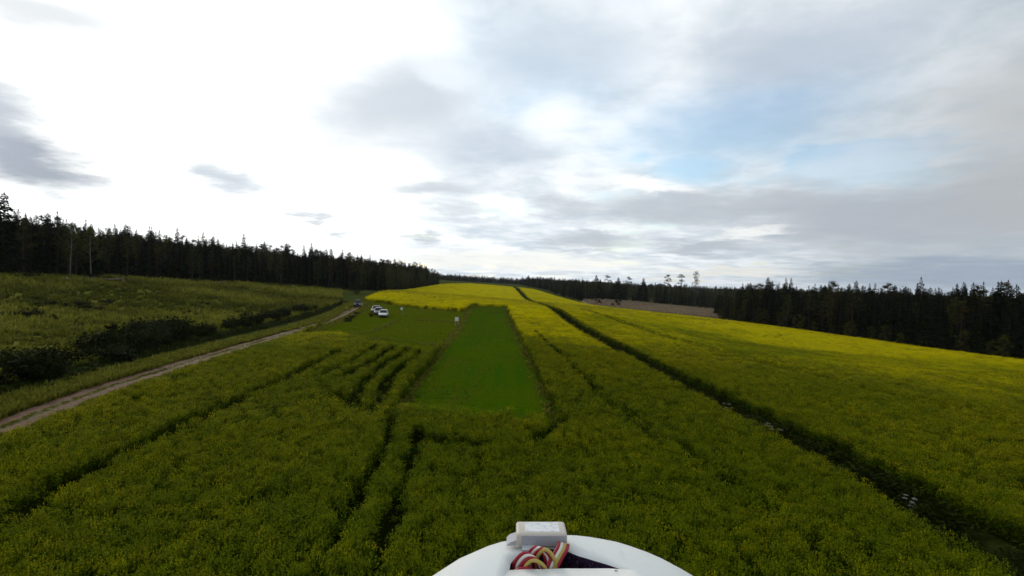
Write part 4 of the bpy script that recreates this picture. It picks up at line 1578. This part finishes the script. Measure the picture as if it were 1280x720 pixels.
rbox(bb, .0242, .4145, HZ + .0050, .0208, .0115, .0052, .002)
box_o = bb.build('receiver_box', [M['gps_case']], plane, True)
b = MB()
b.box((.0078, .4024, HZ + .0006), (.0440, .4034, HZ + .0088))
b.build('front_plate', [M['gps_front']], box_o)
b = MB()
b.box((.0110, .4064, HZ + .0100), (.0392, .4226, HZ + .01045))
b.build('label', [M['label']], box_o)
b = MB()
b.loft([[(x_, y_, z_) for x_, z_ in ((-.0045, HZ - .001), (.0035, HZ - .001), (.0035, HZ + .0035), (-.002, HZ + .0015))] for y_ in (.406, .420)])
b.build('tape', [M['gps_front']], box_o)
b = MB()
b.box((.0082, .3945, HZ - .010), (.0185, .4022, HZ + .0015))
b.build('plug', [plain('plug_grey', (.50, .53, .54), .5, .3)], plane)


def cable(pts, order, side):
    """a flat cable of coloured strands, each a tube; the strands lie side by side"""
    P_ = [Vector(p) for p in pts]
    dense = []
    for i in range(len(P_) - 1):
        p0, p1, p2, p3 = P_[max(i - 1, 0)], P_[i], P_[i + 1], P_[min(i + 2, len(P_) - 1)]
        for j in range(7):
            u = j / 7
            dense.append(.5 * ((2 * p1) + (p2 - p0) * u + (2 * p0 - 5 * p1 + 4 * p2 - p3) * u * u + (3 * p1 - p0 - 3 * p2 + p3) * u ** 3))
    dense.append(P_[-1])
    root = None
    for k, cn in enumerate(order):
        off = Vector(side) * (k - (len(order) - 1) / 2)
        b_ = MB()
        b_.tube([p + off * 1.22 for p in dense], .00146, 8)
        s_ = b_.build('cable' if root is None else 'strand', [M['wire_' + cn]], plane if root is None else root, True)
        root = root or s_


zc = HZ
cable([(.004, .381, zc - .012), (.006, .380, zc - .002), (.0125, .379, zc + .0045), (.021, .378, zc + .0005), (.0265, .377, zc - .012)], ['red', 'white', 'red', 'yellow'], (.0018, -.0014, -.0007))
cable([(.016, .390, zc - .010), (.0165, .388, zc + .001), (.0225, .386, zc + .0072), (.029, .384, zc + .001), (.0305, .381, zc - .012)], ['red', 'white', 'red', 'yellow'], (.0019, -.0012, .0002))
cable([(.0415, .399, zc + .004), (.0395, .392, zc + .0035), (.0355, .386, zc + .001), (.031, .380, zc - .004), (.0275, .377, zc - .012)], ['red', 'white', 'yellow', 'red'], (.0020, .0003, -.0006))
cable([(-.001, .378, zc - .008), (.006, .376, zc - .0035), (.014, .3755, zc - .0035), (.020, .3755, zc - .009)], ['dark', 'red'], (.0006, -.001, .0012))
# wing, tail and the post under the lens
b = MB()


def foil(x, y0, ch, z, th):
    return [(x, y0 - ch * u, z + th * w) for u, w in ((0, 0), (.04, .5), (.15, .9), (.35, 1), (.7, .5), (1, 0), (.7, -.25), (.35, -.4), (.1, -.3))]


b.loft([foil(HX - .95, -.02, .16, -.245, .016), foil(HX - .5, .06, .24, -.275, .026), foil(HX, .08, .28, -.29, .032), foil(HX + .5, .06, .24, -.275, .026), foil(HX + .95, -.02, .16, -.245, .016)])
b.build('wing', [M['foam']], plane, True)
b = MB()
b.loft([foil(HX - .24, -.53, .08, -.235, .006), foil(HX, -.48, .13, -.240, .009), foil(HX + .24, -.53, .08, -.235, .006)])
b.build('tailplane', [M['foam']], plane)
b = MB()
b.loft([[(HX - .005, -.47, -.235), (HX + .005, -.47, -.235), (HX + .004, -.62, -.235), (HX - .004, -.62, -.235)], [(HX - .003, -.56, -.10), (HX + .003, -.56, -.10), (HX + .002, -.63, -.10), (HX - .002, -.63, -.10)]])
b.build('fin', [M['foam']], plane)
b = MB()
b.box((-.018, -.075, HZ - .01), (.018, -.03, -.035))
b.build('camera_post', [M['foam']], plane)

# ------------------------------------------------------------------ the air
b = MB()
b.box((-3200, -3200, -60), (3200, 3300, 60))
hz_o = b.build('haze', [])
hm = bpy.data.materials.new('haze')
hm.use_nodes = True
k = NT(hm.node_tree)
o = k.n('ShaderNodeOutputMaterial')
pv = k.n('ShaderNodeVolumePrincipled')
pv.inputs['Color'].default_value = (.80, .88, .97, 1)
pv.inputs['Density'].default_value = .00005
pv.inputs['Anisotropy'].default_value = .2
k.l(pv.outputs[0], o.inputs['Volume'])
hz_o.data.materials.append(hm)
tag(hz_o, 'thin pale air haze over the fields and woods', 'haze', None, 'stuff')
